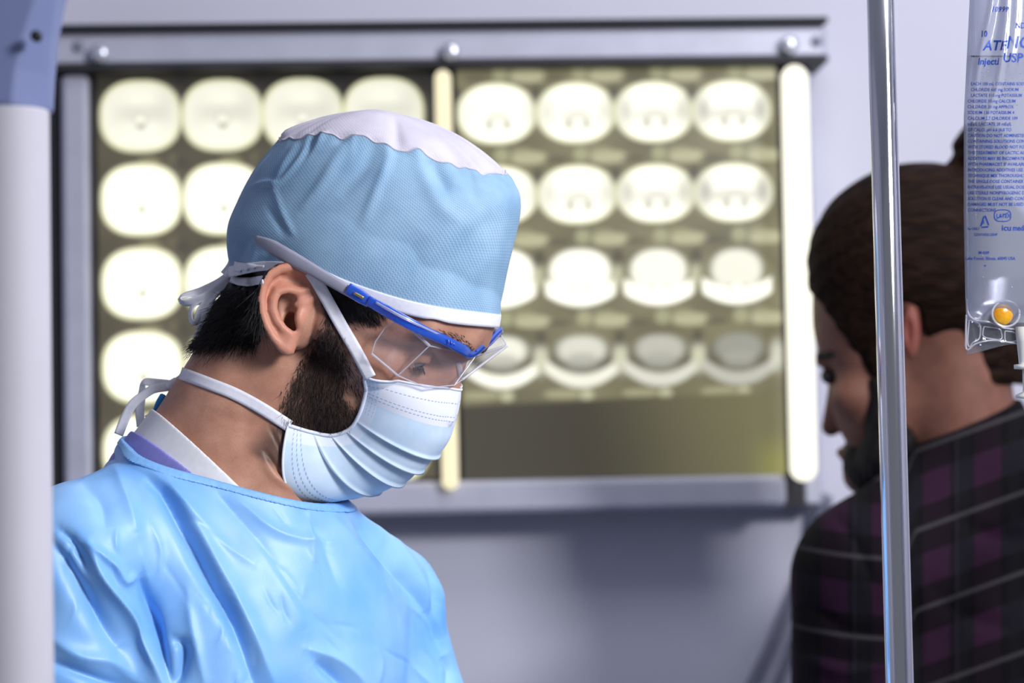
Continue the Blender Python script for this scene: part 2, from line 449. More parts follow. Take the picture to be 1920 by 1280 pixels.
# the two films: printed slices, computed as flat print on a fine sheet
def sstep(e0, e1, x): return smooth01((x - e0) / (e1 - e0))
def film_sheet(name, label, rect, kind):
    (x0, y0, x1, y1) = rect; nx, ny = int((x1 - x0) / 2.4), int((y1 - y0) / 2.4)
    X, Y = np.meshgrid(np.linspace(x0, x1, nx), np.linspace(y0, y1, ny))
    T = 0.02 * np.sin(X * 0.9) * np.sin(Y * 0.23) + 0.02 * np.sin(Y * 1.3) + 0.015 * rng.standard_normal(X.shape)
    if kind == 'L':
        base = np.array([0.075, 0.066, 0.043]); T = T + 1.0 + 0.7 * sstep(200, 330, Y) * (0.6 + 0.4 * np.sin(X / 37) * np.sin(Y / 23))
        cols = [266, 420, 571, 724]; rows = [216, 373, 530, 686, 842]
    else:
        base = np.array([0.20, 0.185, 0.105]); T = T + 1.0 + 0.2 * np.sin(X / 41) * np.sin(Y / 19)
        cols = [936, 1085, 1232, 1379]; rows = [211, 365, 520, 672]
    tint = np.array([1.0, 0.99, 0.84])
    I = base[None, None] * T[..., None]
    def put(mask, val):
        nonlocal I
        v = np.asarray(val, float)
        if v.ndim == 0: v = tint * v
        I = I * (1 - mask[..., None]) + v * mask[..., None]
    def oval(cx, cy, rx, ry, soft=4.0, p=2.5):
        d = (np.abs((X - cx) / rx) ** p + np.abs((Y - cy) / ry) ** p) ** (1 / p)
        return 1 - sstep(1 - soft / rx, 1 + soft / rx, d)
    for j, cy in enumerate(rows):
        for i, cx in enumerate(cols):
            dx, dy = X - cx, Y - cy
            if kind == 'L':
                put(oval(cx, cy, 76, 68, 3), np.array([0.80, 0.80, 0.42]))
                put(oval(cx, cy, 71, 63, 9), 1.05 if j == 0 else 1.4)
                k = 0.85 if j == 0 else 0.35
                put(oval(cx - 45, cy - 4, 22, 30, 20) * 0.35 * k, 0.55); put(oval(cx + 50, cy - 12, 20, 34, 20) * 0.45 * k, 0.5)
                put(oval(cx + 4, cy - 6, 40, 16, 22) * 0.55 * k, 0.55); put(oval(cx, cy + 8, 14, 14, 9, 2) * 0.6 * k, 0.6)
                put(oval(cx, cy + 7, 8, 7, 4, 2) * 0.7, 1.3); put(oval(cx + 1, cy + 19, 8, 6, 4, 2) * 0.8, 0.35)
                put(oval(cx + 14, cy + 88, 20, 10, 8) * 0.75, np.array([.34, .33, .18])); put(oval(cx + 72, cy + 80, 16, 10, 9) * 0.5, np.array([.3, .29, .16]))
                put(oval(cx + 76, cy - 74, 14, 14, 8) * 0.75, np.array([.045, .04, .035]))
            else:
                put(oval(cx + 8, cy - 76, 14, 14, 4) * 0.75, np.array([.46, .46, .27])); put(oval(cx + 60, cy - 70, 34, 12, 8) * 0.7, np.array([.62, .61, .38]))
                put(oval(cx + 44, cy - 84, 20, 7, 8) * 0.5, np.array([.42, .42, .24])); put(oval(cx - 74, cy - 34, 10, 16, 7) * 0.7, np.array([.05, .045, .035]))
                put(oval(cx - 40, cy - 66, 22, 6, 7) * 0.6, np.array([.09, .085, .055])); put(oval(cx + 8, cy + 66, 16, 4, 5) * 0.5, np.array([.07, .065, .045]))
                put(oval(cx - 74, cy, 10, 20, 7) * 0.8, np.array([.66, .66, .45]))
                lw = 1.35
                if j <= 1:
                    put(oval(cx, cy, 74, 58 - 2 * j, 3, 2.2), np.array([0.74, 0.74, 0.40])); put(oval(cx, cy, 69, 54 - 2 * j, 8, 2.2), lw)
                    g = 0.18 * i * (1 if j == 0 else 1.1)
                    for sgn in (-1, 1): put(oval(cx + sgn * 54, cy - 2, 14, 26, 14) * min(1, 0.35 + g), 0.45)
                    put(oval(cx, cy + 5, 30 + 4 * i, 14, 14) * (0.35 + 0.5 * g), 0.55)
                    for sgn in (-1, 1): put(oval(cx + 3 + sgn * 17, cy + 22, 7, 9, 5, 2) * 0.8, 0.33)
                    put(oval(cx + 3, cy + 12, 14, 12, 8, 2) * 0.5, 0.5); put(oval(cx + 3, cy + 20, 11, 13, 5, 2), 1.15)
                elif j == 2:
                    r = 62 - 5 * i
                    put(oval(cx + 2, cy + 6, 72, 50, 5, 2.2) * 0.8, np.array([.26, .25, .15])); put(oval(cx + 2, cy - 10, r, 44 - 2 * i, 8, 2.2), lw * (1 - 0.1 * i))
                    d = np.abs((dx - 2) / 66); arc = np.abs(dy - (40 - 22 * d ** 2)); put((1 - sstep(11, 19, arc)) * (1 - sstep(0.92, 1.05, d)), lw)
                    put(oval(cx + 2, cy + 21, 20, 5, 5) * 0.6, 0.4); put(oval(cx + 2, cy + 26, 11, 12, 5, 2), 1.2)
                else:
                    put(oval(cx + 2, cy, 58, 40, 8, 2.2) * 0.85, np.array([.14, .13, .085])); put(oval(cx + 2, cy - 16, 46, 26, 12, 2.2), 0.95 - 0.2 * i)
                    put(oval(cx + 2, cy + 6, 30, 16, 10) * .7, 0.42)
                    d = np.abs((dx - 2) / 70); arc = np.abs(dy - (42 - 30 * d ** 2)); put((1 - sstep(8, 17, arc)) * (1 - sstep(0.92, 1.05, d)), (1.15 - 0.2 * i))
                    put(oval(cx + 74, cy + 0, 12, 26, 8) * 0.8, 0.75)
                    put(oval(cx + 10, cy + 68, 13, 10, 4, 2) * .8, np.array([.62, .62, .40])); put(oval(cx - 36, cy + 66, 34, 8, 6) * .6, np.array([.5, .49, .3]))
    if kind == 'R':
        e = sstep(752, 762, Y + (X - 860) * 0.03)
        gx = sstep(1050, 1420, X - (Y - 760) * 0.3); tail = np.stack([.060 + .12 * gx + .10 * sstep(1380, 1460, X) * sstep(800, 880, Y), .053 + .115 * gx + .10 * sstep(1380, 1460, X) * sstep(800, 880, Y), .036 + .05 * gx], -1)
        I = I * (1 - e[..., None]) + tail * e[..., None]
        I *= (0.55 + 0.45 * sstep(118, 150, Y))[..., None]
    else:
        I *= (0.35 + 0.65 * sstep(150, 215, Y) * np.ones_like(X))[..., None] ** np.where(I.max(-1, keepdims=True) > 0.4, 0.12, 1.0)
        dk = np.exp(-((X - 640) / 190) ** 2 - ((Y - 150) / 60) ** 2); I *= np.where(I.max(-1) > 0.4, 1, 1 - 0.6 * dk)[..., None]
    # true rectangle on the viewer
    (a0, b0), (a1, b1) = uv((x0), (y0 + y1) / 2, 0.062), uv(x1, (y0 + y1) / 2, 0.062)
    t0 = uv((x0 + x1) / 2, y0, 0.062)[1]; t1 = uv((x0 + x1) / 2, y1, 0.062)[1]
    U = a0 + (X - x0) / (x1 - x0) * (a1 - a0); Vv = t0 + (Y - y0) / (y1 - y0) * (t1 - t0)
    P = wl(np.stack([U.ravel(), Vv.ravel(), np.full(U.size, 0.0625)], 1))
    ii = np.arange(nx * ny).reshape(ny, nx)
    F = np.stack([ii[1:, :-1], ii[1:, 1:], ii[:-1, 1:], ii[:-1, :-1]], -1).reshape(-1, 4)
    # back face and rim give the sheet its thickness
    n = len(P); B = P - WN * 0.0015
    rim = np.concatenate([ii[0, :], ii[1:, -1], ii[-1, -2::-1], ii[-2:0:-1, 0]])
    bi = n + np.arange(len(rim)); r2 = np.roll(rim, -1); b2 = np.roll(bi, -1)
    F = np.concatenate([F, np.stack([rim, r2, b2, bi], 1)])
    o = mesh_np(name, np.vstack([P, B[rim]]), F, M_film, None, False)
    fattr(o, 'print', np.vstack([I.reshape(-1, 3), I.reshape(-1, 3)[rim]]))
    return tag(o, label, 'x-ray film')
M_film = mat('backlit film', (0.02, 0.02, 0.02), 0.25)
_t = NT(M_film); _a = _t.attr('print'); _t.l(_a.outputs['Color'], _t.b.inputs['Emission Color']); _t.b.inputs['Emission Strength'].default_value = 1.0
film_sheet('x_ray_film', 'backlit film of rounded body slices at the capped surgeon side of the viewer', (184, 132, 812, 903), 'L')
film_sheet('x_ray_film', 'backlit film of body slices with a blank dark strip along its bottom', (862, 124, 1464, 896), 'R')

# cables on the wall under the viewer
for k, (pts, r) in enumerate((([(1540, 925, .03), (1528, 1000, .02), (1500, 1090, .015), (1455, 1190, .015), (1400, 1300, .015), (1330, 1420, .015)], 0.007),
                              ([(1552, 930, .03), (1548, 1010, .02), (1525, 1100, .015), (1490, 1200, .015), (1450, 1300, .015), (1400, 1420, .015)], 0.006))):
    P = [(*uv(a, b, c), c) for a, b, c in pts]
    mb = MB().tube(spline(P, 40), r, 10)
    c = mesh_np('power_cable', wl(mb.v), mb.f, M_cable, None, True)
    tag(c, ('thicker grey power cable on the wall below the film viewer, farther from the man', 'thinner grey power cable on the wall below the film viewer, close behind the man')[k], 'cable', 'cables below the film viewer')

# ================================================================== the surgeon
psi, dlt = math.radians(20), math.radians(36)
HF = np.array([math.cos(psi) * math.cos(dlt), math.sin(dlt), math.sin(psi) * math.cos(dlt)])
HU = np.array([math.cos(psi) * math.sin(dlt), -math.cos(dlt), math.sin(psi) * math.sin(dlt)])
HN = np.array([-math.sin(psi), 0, math.cos(psi)])
HC = np.array([620.0, 597.0, 0.0])
HR = np.stack([HF, HU, HN]).astype(np.float32)
def hp(a, b, c=0.0): return HC + a * HF + b * HU + c * HN
def mirror(P): P = np.atleast_2d(P); return P - 2 * ((P - HC) @ HN)[:, None] * HN

def head_f(p):
    h = (p - HC.astype(np.float32)) @ HR.T
    m = h.copy(); m[:, 2] = np.abs(m[:, 2])
    f = ell(m, (-5, 130, 0), (238, 203, 184))
    f = smin(f, ell(m, (125, 140, 0), (148, 125, 148)), 40)
    f = smin(f, ell(m, (125, -20, 0), (128, 185, 132)), 40)
    f = smin(f, cap(m, (244, 128, 30), (205, 125, 105), 27, 24), 22)
    f = smin(f, cap(m, (172, 18, 112), (60, 20, 150), 46, 26), 34)
    f = smin(f, cap(m, (30, -150, 120), (190, -205, 25), 42, 40), 40)
    f = smin(f, ell(m, (205, -205, 0), (42, 36, 48)), 25)
    f = smin(f, ell(m, (90, -95, 0), (125, 115, 138)), 40)
    f = smin(f, ell(m, (188, -45, 35), (66, 75, 72)), 30)
    f = smax(f, -ell(m, (262, 68, 74), (42, 27, 42)), 24)
    f = smin(f, cap(m, (232, 70, 0), (252, -28, 0), 26, 34), 14)
    f = smin(f, cap(m, (257, 78, 0), (289, -14, 0), 15, 20), 16)
    f = smin(f, ell(m, (272, -34, 24), (24, 18, 18)), 12)
    f = smin(f, ell(m, (246, -92, 0), (26, 12, 48)), 14)
    f = smin(f, ell(m, (242, -116, 0), (25, 13, 42)), 12)
    # eyelids over the eyeball with a narrow slit
    f = smin(f, np.linalg.norm(m - np.array((198, 66, 80), np.float32), axis=1) - 36.5, 9)
    f = smax(f, -ell(m, (231, 57, 82), (17, 7.5, 28)), 3.0)
    crease, _, _ = line2d(m[:, 1:3], [(82, 54), (88, 80), (80, 108)])
    f = f + np.where(m[:, 0] > 190, 1.5 * np.exp(-(crease / 3.0) ** 2), 0)
    crease, _, _ = line2d(m[:, 1:3], [(40, 52), (33, 78), (42, 106)])
    f = f + np.where(m[:, 0] > 190, 1.0 * np.exp(-(crease / 4) ** 2), 0)
    return f
q = S.q
def neck_f(p):
    f = chain(p, [q(510, 660, 0), q(468, 780, 6), q(440, 910, 10), q(440, 1010, 10)], [122, 136, 148, 160])
    f = smin(f, cap(p, q(462, 730, -5), q(345, 930, -10), 108, 140), 50)
    f = smin(f, cap(p, q(540, 690, 95), q(515, 930, 90), 40, 34), 50)         # muscle running from behind the ear
    return f
EK = 0.9614
def e3(px, py, w): return np.array([960 + (px - 960) * EK, 640 + (py - 640) * EK, w])
EAR_OUT = [(592, 532), (582, 514), (566, 501), (546, 495), (524, 499), (505, 512), (493, 532), (488, 558), (490, 585), (498, 610), (512, 634), (527, 654), (541, 666), (552, 664), (557, 648), (560, 625), (568, 600), (590, 560)]
def ear_w(x): return 196 - (x - 488) * 0.20
def ear_f(p, f):
    x = 960 + (p[:, 0] - 960) / EK; y = 640 + (p[:, 1] - 640) / EK
    P2 = np.stack([x, y], 1); ew = ear_w(x)
    d2 = poly2d(P2, EAR_OUT) * EK + 6
    dz = np.abs(p[:, 2] - ew + 5) - 3
    leaf = np.minimum(np.maximum(d2, dz), 0) + np.sqrt(np.maximum(d2, 0) ** 2 + np.maximum(dz, 0) ** 2) - 5
    g = leaf
    root = smax(ell(p, e3(556, 585, 150), (40, 68, 40)), -(p[:, 2] - 120), 10)
    g = smin(g, root, 10)
    def path(pts, dw): return [e3(a, b, ear_w(a) + dw) for a, b in pts]
    # hollows
    g = smax(g, -ell(p, e3(536, 576, ear_w(536) + 5), (24, 31, 26)), 8)
    g = smax(g, -ell(p, e3(545, 604, ear_w(545) - 8), (14, 20, 40)), 6)
    g = smax(g, -chain(p, path([(575, 536), (552, 526), (530, 521), (512, 532), (503, 552), (501, 575), (506, 600)], 5), [5, 9, 9, 7, 6, 6, 4]), 5)
    # ridges
    g = smin(g, chain(p, path([(589, 536), (580, 518), (564, 505), (546, 500), (525, 504), (507, 516), (496, 536), (492, 560), (494, 586), (502, 610), (514, 632), (528, 650), (541, 657)], 3), [6, 8, 9, 9.5, 9.5, 9, 8.5, 8, 7.5, 7, 7, 7, 6]), 5)
    g = smin(g, chain(p, path([(584, 541), (562, 547), (540, 543), (522, 547), (514, 562), (513, 580), (520, 600), (532, 616), (546, 626)], 3), [5, 7, 7, 8, 9, 9, 9, 8, 6]), 6)
    g = smin(g, chain(p, path([(595, 553), (572, 566), (556, 571)], 0), [7, 7, 5]), 7)            # crus of the helix
    g = smin(g, ell(p, e3(562, 597, ear_w(562) + 2), (9, 17, 12)), 7)                             # tragus
    g = smin(g, ell(p, e3(537, 641, ear_w(537)), (16, 22, 9)), 8)                                 # lobe
    return smin(f, g, 7)
def body_f(p):
    f = smin(head_f(p), neck_f(p), 34)
    x = p[:, 0]
    near = (p[:, 2] > 90) & (x > 430) & (x < 640) & (p[:, 1] > 470) & (p[:, 1] < 700)
    if near.any():
        f = f.copy(); f[near] = ear_f(p[near], f[near])
    return f
bV, bQ = sculpt(body_f, (170, 385, -240), (960, 1010, 262), 2.45, 2)
bN = normals(bV, bQ)
# neck folds under the jaw
sp = S.seen(bV)
def fold_disp(V, N, P2, pts, width, amp, sel=None, taper=True, power=2.0):
    A_ = np.asarray(pts, float); mg = 5 * width
    m_ = (P2[:, 0] > A_[:, 0].min() - mg) & (P2[:, 0] < A_[:, 0].max() + mg) & (P2[:, 1] > A_[:, 1].min() - mg) & (P2[:, 1] < A_[:, 1].max() + mg)
    d = np.full(len(P2), 1e4); t = np.zeros(len(P2))
    if m_.any():
        d_, t_, _ = line2d(P2[m_], pts); d[m_] = d_; t[m_] = t_
    e = np.exp(-(d / width) ** power) * amp
    if taper: e *= np.sin(np.clip(t, 0.02, 0.98) * pi) ** 0.5
    if sel is not None: e = e * sel
    return e
front = smooth01(bN[:, 2] * 4 + 0.3) * (bV[:, 2] > 0)
dn = np.zeros(len(bV))
dn -= fold_disp(bV, bN, sp, [(497, 846), (520, 880), (545, 902), (575, 913), (590, 910)], 5, 6, front)
dn += fold_disp(bV, bN, sp, [(490, 856), (515, 893), (545, 915), (580, 924)], 9, 4, front)
dn -= fold_disp(bV, bN, sp, [(505, 800), (530, 850), (550, 885)], 4, 3.5, front)
dn += fold_disp(bV, bN, sp, [(515, 812), (540, 862), (560, 890)], 8, 3, front)
dn -= fold_disp(bV, bN, sp, [(380, 770), (440, 790), (500, 800)], 9, 1.2, front)
bV = bV + bN * dn[:, None]; bN = normals(bV, bQ)

# albedo masks: beard stubble, scalp hair, warm ear
def inside(P2, poly, soft): return smooth01(0.5 - poly2d(P2, poly) / (2 * soft))
BEARD = [(600, 560), (640, 572), (700, 590), (712, 600), (690, 604), (655, 612), (643, 630), (646, 665), (640, 700), (648, 745), (668, 768), (690, 790), (690, 900), (640, 905), (600, 880), (548, 812), (524, 790), (530, 762), (548, 715), (575, 665), (598, 635), (606, 600)]
CHEEK = [(645, 640), (672, 690), (690, 720), (690, 800), (640, 815), (600, 812), (540, 812), (520, 790), (530, 740), (590, 640)]
SCALP = [(395, 500), (500, 490), (600, 500), (660, 540), (716, 580), (700, 600), (650, 606), (612, 600), (600, 560), (598, 520), (510, 500), (500, 560), (496, 605), (470, 622), (440, 640), (405, 645), (385, 640), (383, 590), (398, 545)]
nearm = (bV[:, 2] > 20)
isear = smooth01((bV[:, 2] - 176) / 10) * (poly2d(sp, EAR_OUT) < 3)
db = np.maximum(inside(sp, BEARD, 17) * 0.95, inside(sp, CHEEK, 14) * 0.2) * nearm * (1 - isear)
# the far cheek carries the same beard
mV = mirror(bV); msp = S.seen(mV)
farm = ((bV - HC) @ HN < 0)
db = np.maximum(db, np.maximum(inside(msp, BEARD, 12) * 0.95, inside(msp, CHEEK, 14) * 0.35) * farm)
chin = smooth01((-(bV - HC) @ HU - 70) / 25) * smooth01(((bV - HC) @ HF - 60) / 40) * smooth01((250 + (bV - HC) @ HU) / 15)
db = np.maximum(db, chin * 0.9)
ds = np.maximum(inside(sp, SCALP, 6) * nearm * (1 - isear), inside(msp, SCALP, 6) * farm)
back = smooth01((500 - sp[:, 0]) / 20) * smooth01((640 - sp[:, 1]) / 10); ds = np.maximum(ds, back * (1 - isear) * (sp[:, 0] < 500))
red = isear * 0.5
M_skin = mat('skin', srgb(186, 134, 108), 0.46, spec=0.35, sss=0.18)
t = NT(M_skin); a = t.attr('tone'); sx = t.n('ShaderNodeSeparateColor'); t.l(a.outputs['Color'], sx.inputs[0])
nz = t.noise(55, 4); nz2 = t.noise(900, 2)
c = t.mix(t.ramp(nz, 0.3, 0.7), srgb(172, 123, 101), srgb(198, 150, 126))
c = t.mix(t.math('MULTIPLY', t.ramp(nz2, 0.35, 0.75), 0.22), c, srgb(140, 88, 68))
c = t.mix(sx.outputs[2], c, srgb(214, 142, 118))
c = t.mix(t.math('MULTIPLY', sx.outputs[0], 0.85), c, srgb(46, 34, 32)); c = t.mix(sx.outputs[1], c, srgb(16, 13, 14)); t.color(c)
t.bump(t.noise(1100, 3), 0.22, 0.0006)
base_s = S.world([(480, 1400, 0)])[0]
surgeon = empty('person', (base_s[0], base_s[1], 0), 'person in pale blue surgical gown looking down in front of lit films', 'person')
body = to_obj(S, 'body', bV, bQ, M_skin, surgeon); fattr(body, 'tone', np.stack([db, ds, red], 1))

def bvh(V, Q): return BVHTree.FromPolygons([tuple(v) for v in V.tolist()], Q.tolist())
CAMD = {}
def hit(tree, fr, px, py, w0=0.0):
    o = Vector((960, 640, fr.Y / fr.s)); d = Vector(tuple(fr.q(px, py, 0))) - o; d.normalize()
    r = tree.ray_cast(o, d)
    return None if r[0] is None else np.array(r[0])
body_t = bvh(bV, bQ)

# ---------------- strands
def strands(name, P, D, N, L, r, m, parent, curl=0.25, nseg=4, droop=(0, 0, 0)):
    """tapered three-sided hairs: roots P, directions D, surface normals N, lengths L (workshop units)"""
    n = len(P); D = D / (np.linalg.norm(D, axis=1, keepdims=True) + 1e-9)
    sd = np.cross(D, N); sd /= np.linalg.norm(sd, axis=1, keepdims=True) + 1e-9; up = np.cross(sd, D)
    cv = rng.normal(0, curl, (n, 1)); lf = rng.uniform(-0.12, 0.1, (n, 1)); rings = []
    dr = np.asarray(droop, float)
    for k in range(nseg + 1):
        tt = k / nseg
        c_ = P + D * (L * tt)[:, None] + sd * (cv * L[:, None] * tt * tt) + up * (lf * L[:, None] * tt * tt) + dr * (L * tt * tt)[:, None]
        rr = (r * (1 - 0.85 * tt))
        for j in range(3):
            an = 2 * pi * j / 3; rings.append(c_ + (sd * math.cos(an) + up * math.sin(an)) * rr)
    V = np.stack(rings, 1).reshape(-1, 3); F = []
    per = 3 * (nseg + 1); b0 = np.arange(n) * per
    for k in range(nseg):
        for j in range(3):
            j2 = (j + 1) % 3; F.append(np.stack([b0 + k * 3 + j, b0 + k * 3 + j2, b0 + (k + 1) * 3 + j2, b0 + (k + 1) * 3 + j], 1))
    o = mesh_np(name, S.world(V), np.concatenate(F), m, parent); o['kind'] = 'stuff'; return o
M_hair = mat('black hair', srgb(22, 18, 18), 0.42, spec=0.4); M_beard = mat('dark brown beard', srgb(54, 40, 34), 0.5, spec=0.4)
def roots(weight, n):
    idx = rng.choice(len(bV), n, p=weight / weight.sum()); return idx
vis = (bN[:, 2] > -0.35)
wgt = inside(sp, BEARD, 10) * nearm * (1 - isear) * vis * (bV[:, 1] < 905)
wgt = np.where(sp[:, 1] < 612, 0, wgt) * (1 - 0.6 * smooth01((sp[:, 0] - 632) / 25)) + 0.10 * inside(sp, CHEEK, 14) * nearm * (1 - isear) * vis
idx = roots(wgt, 5200)
dd = np.stack([-0.10 + 0.35 * smooth01((sp[idx, 0] - 600) / 70), np.ones(len(idx)), np.zeros(len(idx))], 1) + rng.normal(0, 0.22, (len(idx), 3))
dd = dd - bN[idx] * (dd * bN[idx]).sum(1)[:, None] + bN[idx] * 0.28
strands('beard', bV[idx] - bN[idx], dd, bN[idx], rng.uniform(10, 24, len(idx)), 0.62, M_beard, surgeon)
wgt = np.where((sp[:, 0] > 592) & (sp[:, 1] > 535), ds, 0) * nearm * vis
idx = roots(wgt, 1300)
dd = np.tile([0.35, 0.85, 0.0], (len(idx), 1)) + rng.normal(0, 0.2, (len(idx), 3)); dd = dd - bN[idx] * (dd * bN[idx]).sum(1)[:, None] + bN[idx] * 0.1
strands('sideburn', bV[idx] - bN[idx], dd, bN[idx], rng.uniform(12, 26, len(idx)), 0.8, M_hair, surgeon)
wgt = np.where((sp[:, 0] < 505) & (sp[:, 1] > 532) & (sp[:, 1] < 650), ds, 0) * (bN[:, 2] > -0.8) * (1 - isear)
idx = roots(wgt, 4200)
dd = np.tile([-0.30, 0.95, 0.0], (len(idx), 1)) + rng.normal(0, 0.2, (len(idx), 3)); dd = dd - bN[idx] * (dd * bN[idx]).sum(1)[:, None] + bN[idx] * rng.uniform(0.15, 0.6, (len(idx), 1))
strands('back_hair', bV[idx] - bN[idx], dd, bN[idx], rng.uniform(24, 50, len(idx)), 1.0, M_hair, surgeon, curl=0.3, droop=(0, .15, 0))

hv, hq = sculpt(lambda p: smin(cap(p, q(462, 556, -5), q(434, 594, -5), 42, 37), cap(p, q(472, 566, 60), q(450, 594, 66), 32, 28), 30) + 1.5 * np.sin(p[:, 0] * .25 + p[:, 2] * .1), (370, 455, -90), (560, 660, 130), 3.0, 1)
hn = normals(hv, hq); to_obj(S, 'hair_mass', hv, hq, M_hair, surgeon)
hs_ = S.seen(hv); hair_t = bvh(hv, hq); hw_ = ((hs_[:, 1] > 540) & (hs_[:, 0] < 500)).astype(float); idx = rng.choice(len(hv), 2600, p=hw_ / hw_.sum())
dd = np.tile([-0.25, 0.95, 0.0], (len(idx), 1)) + rng.normal(0, 0.22, (len(idx), 3)); dd = dd - hn[idx] * (dd * hn[idx]).sum(1)[:, None] + hn[idx] * rng.uniform(0.05, 0.45, (len(idx), 1))
strands('back_hair', hv[idx] - hn[idx], dd, hn[idx], rng.uniform(16, 38, len(idx)), 0.9, M_hair, surgeon, curl=0.3)
# eyes, eyebrows, lashes
M_eye = mat('eye', (0.8, 0.8, 0.8), 0.12); t = NT(M_eye); a = t.attr('iris'); t.color(t.mix(a.outputs['Fac'], srgb(150, 140, 140), srgb(26, 19, 20)))
for sgn in (1, -1):
    c0 = hp(198, 66, 80 * sgn); gz = HF * 0.86 - HU * 0.5 - HN * 0.05 * sgn
    mb = MB().lathe(c0, gz, [(-32.5 * math.cos(k * pi / 24), max(0.01, 32.5 * math.sin(k * pi / 24))) for k in range(25)], 32, False)
    V = np.array(mb.v); F = np.array([f for f in mb.f if len(f) == 4])
    o = to_obj(S, 'eye', V, F[:, ::-1], M_eye, surgeon); eye_o = o
    d = (V - c0) @ gz / 32.5; fattr(o, 'iris', smooth01((d - 0.90) / 0.02).astype(np.float32), 'FLOAT')
    k = 70; tt = rng.uniform(0, 1, k); th = (tt - 0.5)
    P = np.stack([hp(232 - 16 * abs(x * 2) ** 2, 55 - 6 * (abs(x * 2)) ** 2, (82 + 46 * x) * sgn) for x in th])
    D = np.stack([HF * 0.75 - HU * 0.55 + HN * (0.35 + x * 0.8) * sgn for x in th]) + rng.normal(0, .08, (k, 3))
    strands('eyelashes', P, D, np.tile(HU, (k, 1)), rng.uniform(9, 15, k), 0.7, M_hair, eye_o, curl=0.1)
    hh = (bV - HC) @ HR.T.astype(float)
    bw = np.exp(-(line2d(hh[:, 1:3], [(118, 20 * sgn), (136, 60 * sgn), (128, 112 * sgn)])[0] / 8) ** 2) * (hh[:, 0] > 150)
    bw = np.where(bw > 0.2, bw, 0); idx = roots(bw, 260)
    dd = HN * sgn * 0.9 + HU * 0.25 + rng.normal(0, .15, (len(idx), 3)); dd = dd - bN[idx] * (dd * bN[idx]).sum(1)[:, None] + bN[idx] * 0.12
    strands('eyebrow', bV[idx] - bN[idx], dd, bN[idx], rng.uniform(9, 15, len(idx)), 0.7, M_hair, surgeon, curl=0.12)

# ---------------- gown and shirts
e1 = np.array([0.79, 0, -0.61]); e3v = np.array([0.61, 0, 0.79]); TR = np.stack([e1, [0, 1, 0], e3v])
def gown_solid(p):
    f = chain(p, [q(410, 962, 10), q(300, 990, 110), q(160, 1045, 215)], [160, 150, 128])
    f = smin(f, cap(p, q(480, 1005, 20), q(715, 1128, -200), 150, 112), 60)
    f = smin(f, ell(p, q(470, 1260, 55), (320, 350, 215), TR), 70)
    f = smin(f, cap(p, q(160, 1045, 215), q(110, 1460, 250), 130, 125), 40)
    f = smin(f, cap(p, q(715, 1132, -210), q(815, 1460, -200), 110, 108), 40)
    f = smin(f, neck_f(p) - 20, 40)
    return f
def plane(P1, P2, P3):
    n = np.cross(P2 - P1, P3 - P1); n /= np.linalg.norm(n)
    if n[1] > 0: n = -n
    return lambda p: ((p - P1.astype(np.float32)) @ n.astype(np.float32))          # positive above
cutg = plane(q(228, 818, -10), q(430, 905, 168), q(578, 938, 105))
def gown_f(p):
    g = gown_solid(p); sh = np.maximum(g, -(g + 7))
    hole = np.maximum(-cutg(p), neck_f(p) - 75)
    sh = np.maximum(sh, -hole)
    return np.maximum(sh, p[:, 1] - 1440)
gV, gQ = sculpt(gown_f, (-60, 770, -370), (960, 1460, 420), 3.4, 2)
gN = grad(gown_solid, gV); gs = S.seen(gV)
FOLDS = [  # seen polyline, width, height (negative = valley)
 ([(200, 850), (290, 900), (350, 1000), (395, 1090), (440, 1170), (480, 1290)], 13, -22),
 ([(250, 850), (330, 930), (390, 1030), (440, 1120), (480, 1200), (520, 1300)], 16, 12),
 ([(620, 925), (680, 985), (730, 1050), (770, 1100), (800, 1150)], 11, -16),
 ([(650, 930), (710, 985), (760, 1045), (800, 1110), (835, 1200)], 14, 9),
 ([(590, 930), (640, 990), (690, 1060), (740, 1130)], 14, 8),
 ([(90, 1010), (150, 1100), (195, 1170), (222, 1215)], 17, -22),
 ([(165, 1020), (190, 1080), (240, 1150), (285, 1230), (310, 1290)], 11, 16),
 ([(265, 1080), (285, 1150), (300, 1220), (320, 1290)], 12, -22),
 ([(262, 1075), (235, 1090), (215, 1060), (165, 1018)], 8, 9),
 ([(325, 1195), (345, 1215), (340, 1260), (325, 1290)], 11, -18),
 ([(110, 990), (140, 1020), (165, 1075)], 9, -12),
 ([(300, 900), (360, 960), (420, 1020), (480, 1060)], 9, 5),
 ([(430, 920), (500, 985), (560, 1010), (620, 1015)], 10, 6), ([(400, 915), (460, 985), (520, 1060)], 10, -5),
 ([(560, 945), (600, 1000), (620, 1050), (640, 1110)], 13, -7), ([(585, 935), (580, 990), (590, 1060)], 9, 6),
 ([(590, 1240), (625, 1265), (660, 1300)], 12, -14), ([(575, 1215), (640, 1240), (690, 1290)], 9, 6),
 ([(800, 1060), (815, 1110), (815, 1170), (835, 1230)], 12, -12), ([(830, 1230), (845, 1255), (840, 1300)], 9, -10), ([(815, 1080), (850, 1150), (885, 1230)], 9, 8),
 ([(700, 1210), (712, 1240), (705, 1290)], 8, 5), ([(90, 1190), (150, 1230), (210, 1240), (260, 1270)], 16, 9), ([(90, 1240), (160, 1265), (240, 1290)], 10, -10),
 ([(350, 1100), (360, 1180), (385, 1290)], 10, 5), ([(440, 960), (520, 1080), (580, 1180)], 18, 5), ([(480, 1000), (560, 1120), (650, 1210)], 14, -4),
 ([(150, 900), (190, 940), (200, 990)], 16, -7), ([(215, 870), (235, 930), (260, 1000)], 12, 6), ([(255, 830), (300, 870), (330, 930)], 8, 4)]
gd = np.zeros(len(gV)); gf = smooth01(gN[:, 2] * 3 + 0.7)
